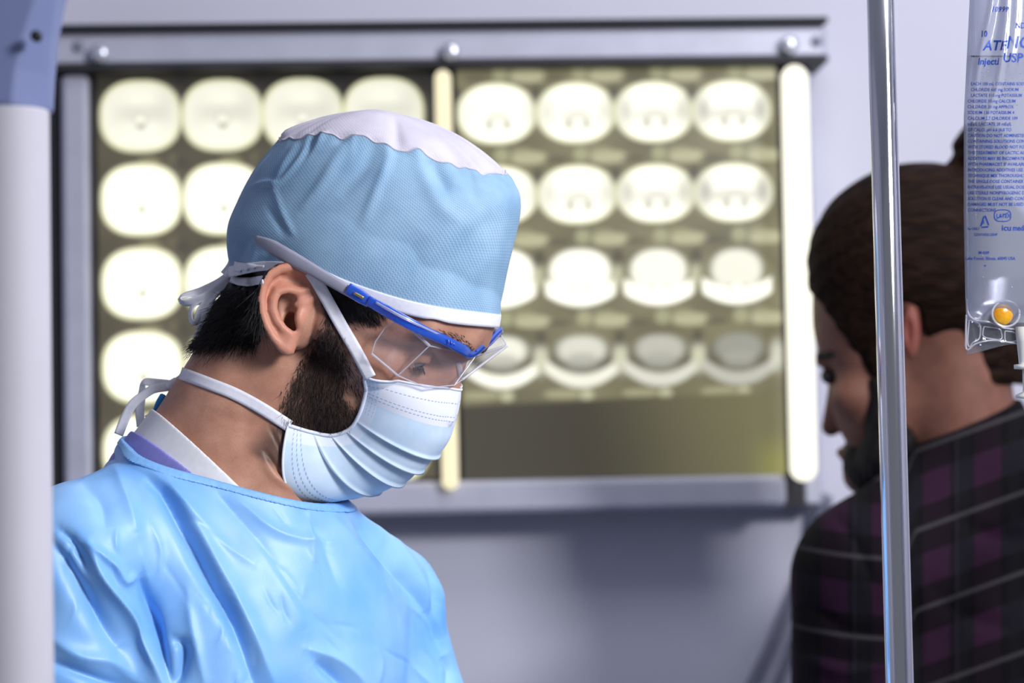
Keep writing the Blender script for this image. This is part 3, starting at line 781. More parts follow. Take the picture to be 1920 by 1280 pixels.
for pts, wd, am in FOLDS: gd += fold_disp(gV, gN, gs, spline(pts, 14), wd, am * 1.35, gf, power=1.45)
rc = np.random.default_rng(17)
for _ in range(46):
    x0, y0 = rc.uniform(110, 850), rc.uniform(900, 1290); an_ = rc.normal(1.0 if x0 > 250 else 1.2, 0.35); L_ = rc.uniform(40, 120); dx_, dy_ = math.cos(an_), math.sin(an_); bd = rc.normal(0, 10)
    gd += fold_disp(gV, gN, gs, spline([(x0, y0), (x0 + dx_ * L_ / 2 + bd, y0 + dy_ * L_ / 2), (x0 + dx_ * L_, y0 + dy_ * L_)], 6), rc.uniform(4, 8), rc.choice([-1, 1]) * rc.uniform(1.2, 3.4), gf, power=1.5)
keep = smooth01((np.abs(cutg(gV.astype(np.float32))) - 6) / 30) * 0.85 + 0.15
def wob(P, s, seed): 
    r = np.random.default_rng(seed); out = np.zeros(len(P))
    for _ in range(7):
        k = r.normal(0, 1, 3); k /= np.linalg.norm(k); out += np.sin(P @ k * s * r.uniform(0.6, 1.6) + r.uniform(0, 6))
    return out / 3.5
gd += wob(gV * [1, .45, 1], 0.05, 3) * 1.8 + wob(gV * [1, .5, 1], 0.12, 4) * 0.8
gV = gV + gN * (gd * keep)[:, None]; gV = relax_mesh(gV, gQ, 0.2)
M_gown = mat('pale blue nonwoven gown', srgb(112, 184, 240), 0.46, spec=0.55)
t = NT(M_gown); t.color(t.mix(t.ramp(t.noise(14, 4), 0.3, 0.7), srgb(106, 170, 238), srgb(150, 198, 246))); t.bump(t.noise(900, 2), 0.12, 0.0005)

gown = to_obj(S, 'gown', gV, gQ, M_gown, surgeon); gown_t = bvh(gV, gQ)
gown['label'] = 'pale blue surgical gown'
def bind_f(p):
    return np.maximum(np.maximum(np.abs(cutg(p) + 5) - 6, np.abs(gown_solid(p) + 2) - 4.2), neck_f(p) - 80)
nv_, nq_ = sculpt(bind_f, (150, 740, -260), (720, 1010, 260), 2.2, 2)
to_obj(S, 'neck_binding', nv_, nq_, noisy('gown binding', srgb(128, 184, 240), 0.5, 250, 0.08, 0.3), gown)
def collar(name, a, b, P, drop, m, lab):
    top = plane(*P)
    def f(p):
        g = neck_f(p); sh = np.maximum(g - b, a - g)
        return np.maximum(np.maximum(sh, top(p)), -top(p) - drop)
    V, Q = sculpt(f, (150, 740, -230), (700, 1010, 240), 2.4, 2)
    o = to_obj(S, name, V, Q, m, surgeon); o['label'] = lab; return o
M_white = noisy('white cotton', srgb(236, 236, 238), 0.75, 200, 0.03, 0.1)
M_purple = noisy('lilac cotton', srgb(140, 140, 216), 0.7, 200, 0.05, 0.1)
collar('undershirt', 2, 9, (q(296, 782, -40), q(395, 862, 140), q(520, 985, 110)), 130, M_white, 'white undershirt collar')
collar('scrub_top', 11, 15.5, (q(240, 808, -30), q(365, 893, 140), q(470, 985, 120)), 110, M_purple, 'lilac scrub collar')
# bias tape at the gown neckline
tab = []
mb = MB().tube(S.qs(spline([(306, 742, -20), (298, 756, -10), (292, 772, -20), (282, 790, -40)], 14)), [5, 9, 9, 6] if False else 7, 8)
o = to_obj(S, 'neck_tab', np.array(mb.v), np.array([f for f in mb.f if len(f) == 4])[:, ::-1], noisy('bright blue tape', srgb(10, 130, 205), 0.5, 80, 0.06), surgeon)


# ================================================================== surgical cap
def resample2(pts, us):
    P = spline(pts, 200); x = P[:, 0]; uu = (x - x[0]) / (x[-1] - x[0])
    return np.stack([np.interp(us, uu, P[:, 0]), np.interp(us, uu, P[:, 1])], 1)
CAPL = [  # near-side curve of each level, half width, w of back, w of front
 ([(431, 516), (500, 503), (590, 510), (660, 543), (740, 573), (830, 595), (930, 609)], 186, -20, 40),
 ([(424, 440), (520, 440), (620, 455), (720, 475), (830, 500), (950, 515)], 208, -25, 35),
 ([(446, 382), (560, 385), (700, 395), (840, 405), (976, 393)], 208, -25, 30),
 ([(480, 318), (600, 318), (720, 328), (850, 352), (964, 348)], 192, -20, 25),
 ([(524, 264), (600, 252), (660, 256), (700, 263), (760, 281), (820, 297), (880, 318), (948, 327)], 160, -15, 15)]
NT_ = 260
th = np.linspace(0, 2 * pi, NT_, endpoint=False); us = (1 - np.cos(th)) / 2
def cap_ring(lv):
    pts, W, wb, wf = lv; R = resample2(pts, us); near = np.sin(th) >= 0
    line = pts[0][1] + (pts[-1][1] - pts[0][1]) * us
    y = np.where(near, R[:, 1], line - 0.55 * (R[:, 1] - line) - 6)
    sn = np.sin(th); w_ = wb + (wf - wb) * us + W * np.sign(sn) * np.abs(sn) ** 0.86
    return S.qs(np.stack([R[:, 0], y, w_], 1))
rings = np.stack([cap_ring(l) for l in CAPL])              # 5 x N x 3
lev = np.linspace(0, 4, 77)
def interp_rings(R, l):
    out = []
    n = len(R)
    for x in l:
        i = min(int(x), n - 2); t_ = x - i
        p0 = R[max(i - 1, 0)] if i > 0 else 2 * R[0] - R[1]; p1, p2 = R[i], R[i + 1]; p3 = R[i + 2] if i + 2 < n else 2 * R[-1] - R[-2]
        out.append(0.5 * (2 * p1 + (p2 - p0) * t_ + (2 * p0 - 5 * p1 + 4 * p2 - p3) * t_ ** 2 + (3 * p1 - p0 - 3 * p2 + p3) * t_ ** 3))
    return np.stack(out)
side = interp_rings(rings, lev)
seam = side[-1]; apex = np.array([735, 296, 0.0])
nc = 26; crown = []
for k in range(1, nc):
    s_ = k / nc; g = seam * (1 - s_) + apex * s_
    g = g.copy(); g[:, 1] -= 84 * (1 - (1 - s_) ** 2.0) ** 0.9; crown.append(g)
top = apex.copy(); top[1] -= 84
def loft(rs):
    m, n, _ = rs.shape; ii = np.arange(m * n).reshape(m, n); j = np.roll(ii, -1, axis=1)
    return rs.reshape(-1, 3), np.stack([ii[:-1], j[:-1], j[1:], ii[1:]], -1).reshape(-1, 4)
cV, cQ = loft(side)
cN = normals(cV, cQ)
if np.mean((cN * (cV - cV.mean(0))).sum(1)) < 0: cQ = cQ[:, ::-1]; cN = -cN
cs = S.seen(cV); cl = np.repeat(lev, NT_); ct = np.tile(th, len(lev))
dsp = np.zeros(len(cV))
ga = np.zeros(len(cV)); rr = np.random.default_rng(11)
for k in range(34):                                         # gathers hanging from the crown seam
    c0 = rr.uniform(0, 2 * pi); wd = rr.uniform(0.02, 0.05); ln = rr.uniform(0.5, 1.3); am = rr.uniform(-4.5, 4)
    d = (ct - c0 + (4 - cl) * rr.uniform(-.05, .05) + pi) % (2 * pi) - pi
    dsp += am * np.exp(-(d / wd) ** 2) * smooth01((cl - (4 - ln)) / ln) * (1 - 0.4 * smooth01((cl - 3.8) / .2))
cfn = (ct < pi)
for pts, wd, am in [
   ([(700, 262), (690, 300), (660, 340), (630, 370)], 16, -7), ([(660, 260), (630, 300), (600, 350), (560, 400)], 12, 6), ([(735, 272), (720, 320), (700, 370), (680, 420)], 9, 6),
   ([(800, 295), (825, 330), (840, 360)], 12, -9), ([(780, 290), (800, 340), (830, 390), (870, 420)], 14, 5), ([(870, 318), (885, 350), (900, 380)], 12, -5),
   ([(580, 260), (560, 300), (520, 345), (485, 350)], 5, 5), ([(560, 262), (530, 310), (515, 345), (510, 360)], 6, 4), ([(510, 345), (530, 400), (550, 440), (570, 470)], 4, 4), ([(500, 385), (530, 430), (548, 455)], 6, -4),
   ([(470, 350), (500, 340), (520, 345)], 4, 4), ([(430, 500), (450, 480), (470, 440)], 8, -5), ([(455, 505), (470, 490), (480, 470)], 6, 4), ([(560, 480), (520, 470), (490, 470)], 7, -5),
   ([(765, 560), (790, 500), (840, 450), (920, 430)], 30, 5), ([(700, 545), (740, 500), (790, 430)], 35, -6), ([(650, 530), (680, 500), (700, 470)], 18, -5), ([(880, 560), (900, 500), (940, 470)], 22, 4), ([(860, 480), (890, 440), (930, 400)], 16, -4)]:
    dsp += fold_disp(cV, cN, cs, spline(pts, 14), wd, am, cfn * 1.0)
dsp += wob(cV, 0.045, 21) * 1.2
dsp *= smooth01(cl / 0.25)
cV = cV + cN * dsp[:, None]
cV[:, 1] += smooth01((cl - 3.6) / 0.4) * np.abs(np.sin(ct)) * (4.5 * np.sin(ct * 13) + 3.0 * np.sin(ct * 23 + 1) + 1.5 * np.sin(ct * 41))
cV = push_out(cV, head_f, 5, 3)
def thick(V, Q, N, d):
    """give an open sheet a thickness d inwards, rim closed"""
    n = len(V); Q2 = Q[:, ::-1] + n
    e = np.concatenate([Q[:, [i, (i + 1) % 4]] for i in range(4)]); key = {}
    es = np.sort(e, axis=1); uq, inv, ct_ = np.unique(es, axis=0, return_inverse=True, return_counts=True)
    be = e[ct_[inv.ravel()] == 1]
    rim = np.stack([be[:, 1], be[:, 0], be[:, 0] + n, be[:, 1] + n], 1)
    return np.vstack([V, V - N * d]), np.vstack([Q, Q2, rim])
surgical_cap = empty('surgical_hat', S.world([(700, 500, 0)])[0], 'blue nonwoven surgical cap with white crown and white rim tape', 'cap')
def nonwoven(name, lo, hi, dot):
    m = mat(name, lo, 0.62, spec=0.3); t = NT(m); a = t.attr('cloth'); sv = t.n('ShaderNodeSeparateXYZ'); t.l(a.outputs['Vector'], sv.inputs[0])
    k = 2 * pi / 7.4
    s1 = t.math('SINE', t.math('MULTIPLY', t.math('ADD', sv.outputs[0], sv.outputs[1]), k)); s2 = t.math('SINE', t.math('MULTIPLY', t.math('SUBTRACT', sv.outputs[0], sv.outputs[1]), k))
    d = t.math('MULTIPLY_ADD', t.math('MULTIPLY', s1, s2), 0.30, t.math('MULTIPLY_ADD', s1, 0.22, 0.5))
    nz = t.noise(30, 4); f = t.math('ADD', t.math('MULTIPLY', d, dot), t.math('MULTIPLY', t.ramp(nz, 0.25, 0.75), 1 - dot))
    t.color(t.mix(f, lo, hi)); t.bump(d, 0.25, 0.0004); return m
M_capblue = nonwoven('blue nonwoven', srgb(86, 130, 168), srgb(168, 198, 220), 0.62)
M_capwhite = nonwoven('white nonwoven', srgb(176, 172, 186), srgb(208, 204, 216), 0.4)
cN = normals(cV, cQ); V2, Q2 = thick(cV, cQ, cN, 2.0)
o = to_obj(S, 'cap_side', V2, Q2, M_capblue, surgical_cap); o['label'] = 'blue side panel of the cap'
arc = np.stack([ct * 210, cl * 84, np.zeros(len(cl))], 1); fattr(o, 'cloth', np.vstack([arc, arc]), 'FLOAT_VECTOR')
cr = np.stack([cV.reshape(len(lev), NT_, 3)[-1] * 1.0] + crown)
rV, rQ = loft(cr); ntop = len(rV); last = np.arange(ntop - NT_, ntop)
rV = np.vstack([rV, top]); fan = np.stack([last, np.roll(last, -1), np.full(NT_, ntop), np.full(NT_, ntop)], 1)
rN = normals(rV, rQ)
if np.mean((rN[:, 1])) > 0: rQ = rQ[:, ::-1]; rN = -rN; fan = fan[:, ::-1]
rt = np.concatenate([np.tile(th, nc), [0]]); rk = np.concatenate([np.repeat(np.arange(nc) / nc, NT_), [1]])
dr = np.zeros(len(rV)); rr = np.random.default_rng(5)
for k in range(30):
    c0 = rr.uniform(0, 2 * pi); wd = rr.uniform(0.03, 0.09); ln = rr.uniform(0.25, 0.8); d = (rt - c0 + pi) % (2 * pi) - pi
    dr += rr.uniform(-11, 9) * np.exp(-(d / wd) ** 2) * np.clip(1 - rk / ln, 0, 1) * smooth01(rk / 0.06)
rd = np.tile([0, -1, 0.0], (len(rV), 1)); rV = rV + rN * dr[:, None] * 0.8
rQa = np.vstack([rQ, fan[:, [0, 1, 2, 3]]])
tri = [list(map(int, f)) for f in rQ[:, ::-1]] + [[int(a), int(b), int(c)] for a, b, c, _ in (fan[:, ::-1] if False else fan)[:, [2, 1, 0, 0]]]
o = crown_o = mesh_np('crown', S.world(rV), tri, M_capwhite, surgical_cap); o['label'] = 'white crown of the cap'
fattr(o, 'cloth', np.stack([rt * 160, rk * 240, 0 * rk], 1), 'FLOAT_VECTOR')
# seam and rim tape
mb = MB().tube(np.vstack([cV.reshape(len(lev), NT_, 3)[-1], cV.reshape(len(lev), NT_, 3)[-1][:2]]), 2.0, 6)
to_obj(S, 'seam', np.array(mb.v), np.array([f for f in mb.f if len(f) == 4])[:, ::-1], M_capwhite, crown_o)
M_tape = noisy('white tape', srgb(232, 232, 240), 0.6, 300, 0.04, 0.15)
low = cV.reshape(len(lev), NT_, 3)
tp = np.stack([low[4] + cN.reshape(len(lev), NT_, 3)[4] * 2.2, low[2] + cN.reshape(len(lev), NT_, 3)[2] * 2.6, low[0] + cN.reshape(len(lev), NT_, 3)[0] * 2.4 + [0, 4, 0]])
tV, tQ = loft(interp_rings(tp, np.linspace(0, 2, 7))); tN = normals(tV, tQ)
if np.mean((tN * (tV - tV.mean(0))).sum(1)) < 0: tQ = tQ[:, ::-1]; tN = -tN
V2, Q2 = thick(tV, tQ, tN, 2.5); to_obj(S, 'rim_tape', V2, Q2, M_tape, surgical_cap)
cap_t = bvh(cV, cQ)

# ---------------- ribbons
def ribbon3(P, Wd, width, thickn=1.6):
    """P (n,3) workshop points, Wd (n,3) width directions"""
    P = np.asarray(P, float); Wd = np.asarray(Wd, float); Wd = Wd / np.linalg.norm(Wd, axis=1, keepdims=True)
    width = np.broadcast_to(np.asarray(width, float), (len(P),)); n = len(P); c = np.linspace(-0.5, 0.5, 5)
    V = (P[:, None] + Wd[:, None] * (c[None, :, None] * width[:, None, None])).reshape(-1, 3)
    ii = np.arange(n * 5).reshape(n, 5); Q = np.stack([ii[:-1, :-1], ii[1:, :-1], ii[1:, 1:], ii[:-1, 1:]], -1).reshape(-1, 4)
    N = normals(V, Q)
    if N[:, 2].mean() < 0: Q = Q[:, ::-1]; N = -N
    return thick(V, Q, N, thickn)
def hug(path, width, trees, lift=3.0, n=60, wmin=None):
    """ribbon lying on the surfaces under a seen path"""
    C = spline(path, n); T = np.gradient(C, axis=0); T /= np.linalg.norm(T, axis=1, keepdims=True); R = np.stack([-T[:, 1], T[:, 0]], 1)
    c = np.linspace(-0.5, 0.5, 5); W = np.zeros((n, 5)); XY = np.zeros((n, 5, 2))
    for i in range(n):
        for j in range(5):
            xy = C[i] + R[i] * c[j] * width; XY[i, j] = xy; best = -1e3
            for tr in trees:
                h = hit(tr, S, *xy)
                if h is not None and h[2] > best: best = h[2]
            W[i, j] = best
    bad = W < -500
    for j in range(5):
        col = W[:, j]; g = col > -500
        if g.any(): W[:, j] = np.interp(np.arange(n), np.arange(n)[g], col[g])
    # tape is stiff: smooth the depth along and across
    W = np.maximum(W.max(1, keepdims=True) * 0.55 + W * 0.45, W)
    for _ in range(8):
        Ws = W.copy(); Ws[1:-1] = (W[:-2] + 2 * W[1:-1] + W[2:]) / 4; W = np.maximum(Ws, W - 0.3)
    V = S.qs(np.concatenate([XY.reshape(-1, 2), (W + lift).reshape(-1, 1)], 1))
    ii = np.arange(n * 5).reshape(n, 5); Q = np.stack([ii[:-1, :-1], ii[1:, :-1], ii[1:, 1:], ii[:-1, 1:]], -1).reshape(-1, 4)
    N = normals(V, Q)
    if N[:, 2].mean() < 0: Q = Q[:, ::-1]; N = -N
    return thick(V, Q, N, 2.0)

# ================================================================== surgical mask
mask = empty('surgical_mask', S.world([(740, 820, 60)])[0], 'pleated pale blue surgical mask tied with white ribbons', 'face mask')
nt, nph = 150, 60
Spts = [(692, 700), (685, 740), (673, 778), (655, 804), (622, 816), (580, 809), (540, 797)]
Cpts = [(853, 728), (850, 762), (842, 800), (830, 835), (797, 878), (752, 910), (692, 929), (655, 934), (628, 934)]
tS = np.linspace(0, 1, nt); SS = spline(Spts, nt); CC = spline(Cpts, nt)
tc = np.linspace(0, 1, nt)
mid = lambda x: (960 + (x - 960) * 0.975 - 620) * math.tan(psi)
C3 = S.qs(np.stack([CC[:, 0], CC[:, 1], mid(CC[:, 0])], 1))
Ws = np.array([(lambda h: 120 if h is None else h[2])(hit(body_t, S, *p)) for p in SS]); Ws = np.minimum(Ws, 175)
Ws = np.convolve(np.pad(Ws, 12, mode='edge'), np.ones(25) / 25, 'valid') + 6
S3 = S.qs(np.stack([SS[:, 0], SS[:, 1], Ws], 1))
v = S3 - C3; vl = (v @ HN)[:, None] * HN; vr = v - vl
ph = np.linspace(0, pi / 2, nph); grid = []
for x in ph:
    g = C3 + vr * (1 - np.cos(x)) ** 0.92 + vl * np.sin(x) ** 0.9
    bul = smooth01((tS - 0.7) / 0.3)[:, None] * math.sin(2 * x) * np.array([-30, 24, 14.0])
    grid.append(g + bul)
grid = np.stack(grid, 1)                                    # nt x nph x 3, column 0 = middle
PLE = [0.405, 0.52, 0.645, 0.79]
def saw(t_):
    out = np.zeros_like(t_)
    for k, p in enumerate(PLE):
        nxt = PLE[k + 1] if k + 1 < len(PLE) else 1.0
        out += np.where(t_ >= p, np.exp(-((t_ - p) / 0.055)), 0) - 0.6 * np.exp(-((t_ - p) / 0.012) ** 2) * (t_ < p)
    return out
fl = np.sin(np.clip((pi / 2 - ph) / (pi / 2), 0, 1) * pi * 0.62) ** 0.8
disp = -saw(tS)[:, None] * fl[None] * 9 + (np.sin(tS * 9) * 1.0)[:, None] * fl[None]
ii = np.arange(nt * nph).reshape(nt, nph); mQ = np.stack([ii[:-1, :-1], ii[:-1, 1:], ii[1:, 1:], ii[1:, :-1]], -1).reshape(-1, 4)
G = grid.reshape(-1, 3); N = normals(G, mQ)
if N[:, 2].mean() < 0: N = -N; mQ = mQ[:, ::-1]
G = G + N * disp.reshape(-1, 1); G = push_out(G, head_f, 3.5, 3)
Gf = mirror(G)
G2 = np.stack([Gf.reshape(nt, nph, 3)[:, ::-1], G.reshape(nt, nph, 3)], 1).reshape(nt, 2 * nph, 3)
G2 = np.delete(G2, nph, axis=1); wmk = 2 * nph - 1
ii = np.arange(nt * wmk).reshape(nt, wmk); mQ = np.stack([ii[:-1, :-1], ii[:-1, 1:], ii[1:, 1:], ii[1:, :-1]], -1).reshape(-1, 4)
mV = G2.reshape(-1, 3); mN = normals(mV, mQ)
if (mN @ HF).mean() < 0: mQ = mQ[:, ::-1]; mN = -mN
V2, Q2 = thick(mV, mQ, mN, 1.6)
M_mask = mat('mask cloth', srgb(200, 222, 244), 0.6, spec=0.3); t = NT(M_mask); a = t.attr('cloth'); sv = t.n('ShaderNodeSeparateXYZ'); t.l(a.outputs['Vector'], sv.inputs[0])
X_, Y_, Z_ = sv.outputs                                     # px from side edge, px down the side, px along the row
def dash(pos, at_, wd, along, per):
    ln = t.math('LESS_THAN', t.math('ABSOLUTE', t.math('SUBTRACT', pos, at_)), wd)
    return t.math('MULTIPLY', ln, t.math('LESS_THAN', t.math('FRACT', t.math('DIVIDE', along, per)), 0.6))
dd_ = None
for node in [dash(Y_, 24, 0.9, Z_, 8.5), dash(Y_, 47, 0.9, Z_, 8.5), dash(Y_, 54, 0.9, Z_, 8.5), dash(Y_, 272, 1.0, Z_, 9), dash(Y_, 280, 1.0, Z_, 9), dash(Y_, 288, 1.0, Z_, 9)]:
    dd_ = node if dd_ is None else t.math('MAXIMUM', dd_, node)
sd_ = None
for x in (9, 16, 23):
    n_ = t.math('MULTIPLY', dash(X_, x, 0.9, Y_, 9), t.math('LESS_THAN', Y_, 95)); sd_ = n_ if sd_ is None else t.math('MAXIMUM', sd_, n_)
c = t.mix(t.ramp(t.noise(60, 4), 0.3, 0.7), srgb(196, 220, 242), srgb(214, 232, 248))
c = t.mix(t.math('LESS_THAN', Y_, 64), c, srgb(232, 236, 246)); c = t.mix(t.math('LESS_THAN', X_, 27), c, srgb(222, 232, 247))
c = t.mix(t.math('MULTIPLY', dd_, 0.75), c, srgb(128, 150, 196)); c = t.mix(t.math('MULTIPLY', sd_, 0.45), c, srgb(150, 170, 208)); t.color(c)
t.bump(t.noise(1500, 2), 0.1, 0.0003)
o = to_obj(S, 'panel', V2, Q2, M_mask, mask)
rowL = np.cumsum(np.pad(np.linalg.norm(np.diff(G2, axis=1), axis=2), ((0, 0), (1, 0))), axis=1)
fromS = np.minimum(rowL, rowL[:, -1:] - rowL); cl3 = np.stack([fromS, np.repeat(tS[:, None] * 305, wmk, 1), rowL], -1).reshape(-1, 3)
fattr(o, 'cloth', np.vstack([cl3, cl3]), 'FLOAT_VECTOR')
mask_t = bvh(mV, mQ)
M_bind = noisy('white binding', srgb(228, 234, 246), 0.6, 300, 0.04, 0.15)
for pts, r in ((G2[:, -1], 3.6), (G2[:, 0], 3.6), (G2[0], 2.4), (G2[-1], 2.4)):
    mb = MB().tube(pts, r, 8); o = to_obj(S, 'binding', np.array(mb.v), np.array([f for f in mb.f if len(f) == 4])[:, ::-1], M_bind, mask)
trees = [body_t]
V, Q = hug([(543, 799), (490, 765), (440, 738), (395, 720), (358, 706), (338, 699)], 23, trees, 4); to_obj(S, 'neck_tie', V, Q, M_tape, mask)
V, Q = hug([(694, 708), (668, 658), (640, 610), (612, 560), (594, 528), (582, 510)], 23, trees, 5); to_obj(S, 'head_tie', V, Q, M_tape, mask)
V, Q = hug([(494, 507), (476, 505), (456, 502), (438, 499)], 19, [cap_t, hair_t], 8, 24); to_obj(S, 'head_tie', V, Q, M_tape, mask)
V, Q = hug([(492, 524), (470, 527), (450, 527), (432, 522)], 15, [body_t, hair_t, cap_t], 10, 24); to_obj(S, 'cap_band', V, Q, M_tape, surgical_cap)
def free(name, path, width, roll, parent, n=36):
    """ribbon through the air: seen path with w, roll angle of its width from the view plane"""
    P = S.qs(spline(path, n)); T = np.gradient(P, axis=0); T /= np.linalg.norm(T, axis=1, keepdims=True)
    view = np.array([0, 0, 1.0]); a_ = np.cross(T, view); a_ /= np.linalg.norm(a_, axis=1, keepdims=True); b_ = np.cross(a_, T)
    rl = np.interp(np.linspace(0, 1, n), np.linspace(0, 1, len(roll)), roll)[:, None]
    V, Q = ribbon3(P, a_ * np.cos(rl) + b_ * np.sin(rl), width); return to_obj(S, name, V, Q, M_tape, parent)
# bow behind the cap
free('bow_loop', [(436, 512, -25), (410, 530, -30), (380, 545, -20), (348, 552, -10), (336, 560, -5), (345, 568, 0), (380, 560, 5), (412, 540, 0), (434, 520, -10)], 19, [0.2, .5, .3, .9, 1.2, .6, .2, .4, .3], mask)
free('bow_loop', [(432, 520, -20), (405, 545, -10), (378, 560, 0), (358, 578, 5), (358, 602, 8), (368, 604, 10), (376, 580, 5), (398, 556, 0)], 13, [.4, .3, .6, .9, .9, .8, .4, .3], mask)
free('bow_tail', [(430, 518, -15), (405, 545, 0), (388, 575, 5), (380, 605, 6), (370, 636, 6)], 17, [.2, .1, .3, .15, .1], mask)
free('bow_tail', [(438, 484, -20), (432, 500, -22), (420, 515, -22)], 17, [.3, .1, .2], mask)
mb = MB().tube(S.qs([(440, 506, -18), (432, 514, -16), (424, 522, -14)]), [8, 11, 8], 10); to_obj(S, 'knot', np.array(mb.v), np.array([f for f in mb.f if len(f) == 4])[:, ::-1], M_tape, mask)
# bow behind the neck
free('bow_loop', [(352, 704, -20), (335, 712, -30), (322, 722, -30)], 17, [.1, .5, .4], mask, 14)
free('bow_loop', [(322, 720, -30), (295, 718, -32), (270, 716, -34), (266, 736, -34), (262, 770, -34), (264, 800, -34)], 17, [.5, .2, .9, .3, .1, .2], mask)
free('bow_loop', [(320, 724, -28), (290, 728, -22), (272, 738, -20), (250, 756, -20), (236, 780, -24), (222, 815, -26)], 18, [.5, .3, .4, .1, .1, .1], mask)
free('bow_loop', [(324, 722, -28), (332, 742, -20), (318, 760, -16), (296, 774, -16), (274, 786, -20)], 15, [.2, .3, .3, .3, .2], mask)
mb = MB().tube(S.qs([(332, 712, -28), (324, 720, -27), (316, 728, -27)]), [7, 10, 7], 10); to_obj(S, 'knot', np.array(mb.v), np.array([f for f in mb.f if len(f) == 4])[:, ::-1], M_tape, mask)

# ================================================================== safety glasses
glasses = empty('safety_glasses', S.world([(760, 620, 120)])[0], 'clear wraparound safety glasses with blue brow frame and grey temple arm', 'glasses')
def clear_plastic(name, tint, refl=0.06, rough=0.03, body=0.0, bcol=(1, 1, 1)):
    m = bpy.data.materials.new(name); m.use_nodes = True; t = NT(m); nt_ = m.node_tree; out = nt_.nodes['Material Output']
    tr = t.n('ShaderNodeBsdfTransparent'); tr.inputs[0].default_value = (*tint, 1)
    gl = t.n('ShaderNodeBsdfGlossy'); gl.inputs['Roughness'].default_value = rough
    lw_ = t.n('ShaderNodeLayerWeight'); lw_.inputs[0].default_value = 0.5; schlick = t.math('MULTIPLY_ADD', t.math('POWER', lw_.outputs['Facing'], 4.0), 0.85, 0.035)
    b = t.b; b.inputs['Base Color'].default_value = (*bcol, 1); b.inputs['Roughness'].default_value = 0.25
    m0 = t.n('ShaderNodeMixShader'); m0.inputs[0].default_value = body; t.l(tr.outputs[0], m0.inputs[1]); t.l(b.outputs[0], m0.inputs[2])
    m1 = t.n('ShaderNodeMixShader'); t.l(t.math('ADD', schlick, refl), m1.inputs[0]); t.l(m0.outputs[0], m1.inputs[1]); t.l(gl.outputs[0], m1.inputs[2]); t.l(m1.outputs[0], out.inputs[0])
    return m
M_lens = clear_plastic('clear polycarbonate', (0.97, 0.965, 0.98), 0.01, 0.06, 0.035, (0.9, 0.88, 0.95))
M_edge = clear_plastic('polished lens edge', (0.95, 0.95, 1.0), 0.10, 0.1, 0.36, (0.92, 0.92, 0.98))
M_bluepl = clear_plastic('translucent blue plastic', (0.10, 0.28, 0.95), 0.05, 0.08, 0.62, srgb(40, 104, 226))
M_greypl = noisy('grey soft plastic', srgb(148, 148, 164), 0.42, 60, 0.08)
Lp = {'A': (752, 598, 235), 'B': (805, 648, 214), 'C': (746, 704, 208), 'D': (697, 663, 224), 'D2': (704, 640, 226), 'D3': (722, 614, 230), 'E': (892, 667, 98), 'F': (800, 727, 174), 'G': (852, 722, 124),
      'I': (950, 648, -40), 'J': (938, 625, -36), 'K': (866, 712, 70), 'A2': (812, 626, 200), 'H2': (872, 655, 128)}
for k_, (x_, y_, w_) in list(Lp.items()):
    h_ = hit(body_t, S, x_, y_)
    if h_ is not None: Lp[k_] = (x_, y_, max(w_, h_[2] + 10))
lens_faces = [['A', 'D3', 'D2', 'D', 'C', 'B'], ['A', 'B', 'E', 'H2', 'A2'], ['B', 'C', 'F', 'G', 'E'], ['E', 'G', 'K', 'I'], ['E', 'I', 'J', 'H2']]
LP3 = {k: S.q(*v_) for k, v_ in Lp.items()}
for fc in lens_faces:
    P = np.array([LP3[k] for k in fc]); n_ = np.cross(P[1] - P[0], P[2] - P[0]); n_ /= np.linalg.norm(n_)
    if n_[2] < 0: n_ = -n_
    k = len(fc); V = np.vstack([P, P - n_ * 4.5]); F = [list(range(k)), list(range(2 * k - 1, k - 1, -1))] + [[i, i + k, (i + 1) % k + k, (i + 1) % k] for i in range(k)]
    mesh_np('lens_panel', S.world(V), F, M_lens, glasses, False)
def edge(a_, b_, r, m=None): 
    mb = MB().tube(np.array([LP3[a_], (LP3[a_] + LP3[b_]) / 2, LP3[b_]]), r, 8); to_obj(S, 'lens_edge', np.array(mb.v), np.array([f for f in mb.f if len(f) == 4])[:, ::-1], m or M_edge, glasses)
for a_, b_, r in (('A', 'B', 3.2), ('B', 'C', 1.5), ('B', 'E', 1.6), ('A', 'D3', 1.2), ('D3', 'D2', 1.1), ('D2', 'D', 1.1), ('D', 'C', 2.4), ('C', 'F', 1.5), ('F', 'G', 1.2), ('G', 'K', 1.4), ('K', 'I', 2.8), ('I', 'J', 1.7), ('E', 'G', 1.1), ('E', 'I', 1.5)):
    edge(a_, b_, r)
def bar(name, pts, h, th_, m, n=40, parent=None):
    """flat bar: seen path with w, height in view plane, thickness in depth"""
    P = S.qs(spline(pts, n)); T = np.gradient(P, axis=0); T /= np.linalg.norm(T, axis=1, keepdims=True)
    up = np.array([0.25, -1, 0.15]); b_ = up - T * (T @ up)[:, None]; b_ /= np.linalg.norm(b_, axis=1, keepdims=True); c_ = np.cross(T, b_)
    h = np.interp(np.linspace(0, 1, n), np.linspace(0, 1, len(h)), h)[:, None] / 2; d = np.interp(np.linspace(0, 1, n), np.linspace(0, 1, len(th_)), th_)[:, None] / 2
    prof = [(-1, -.5), (-.6, -1), (.6, -1), (1, -.5), (1, .5), (.6, 1), (-.6, 1), (-1, .5)]
    V = np.stack([P + b_ * h * a_ + c_ * d * e_ for a_, e_ in prof], 1).reshape(-1, 3); F = []
    for i in range(n - 1):
        for j in range(8): F.append([i * 8 + j, i * 8 + (j + 1) % 8, i * 8 + 8 + (j + 1) % 8, i * 8 + 8 + j])
    F.append(list(range(7, -1, -1))); F.append([(n - 1) * 8 + j for j in range(8)])
    return mesh_np(name, S.world(V), F, m, parent or glasses, True)
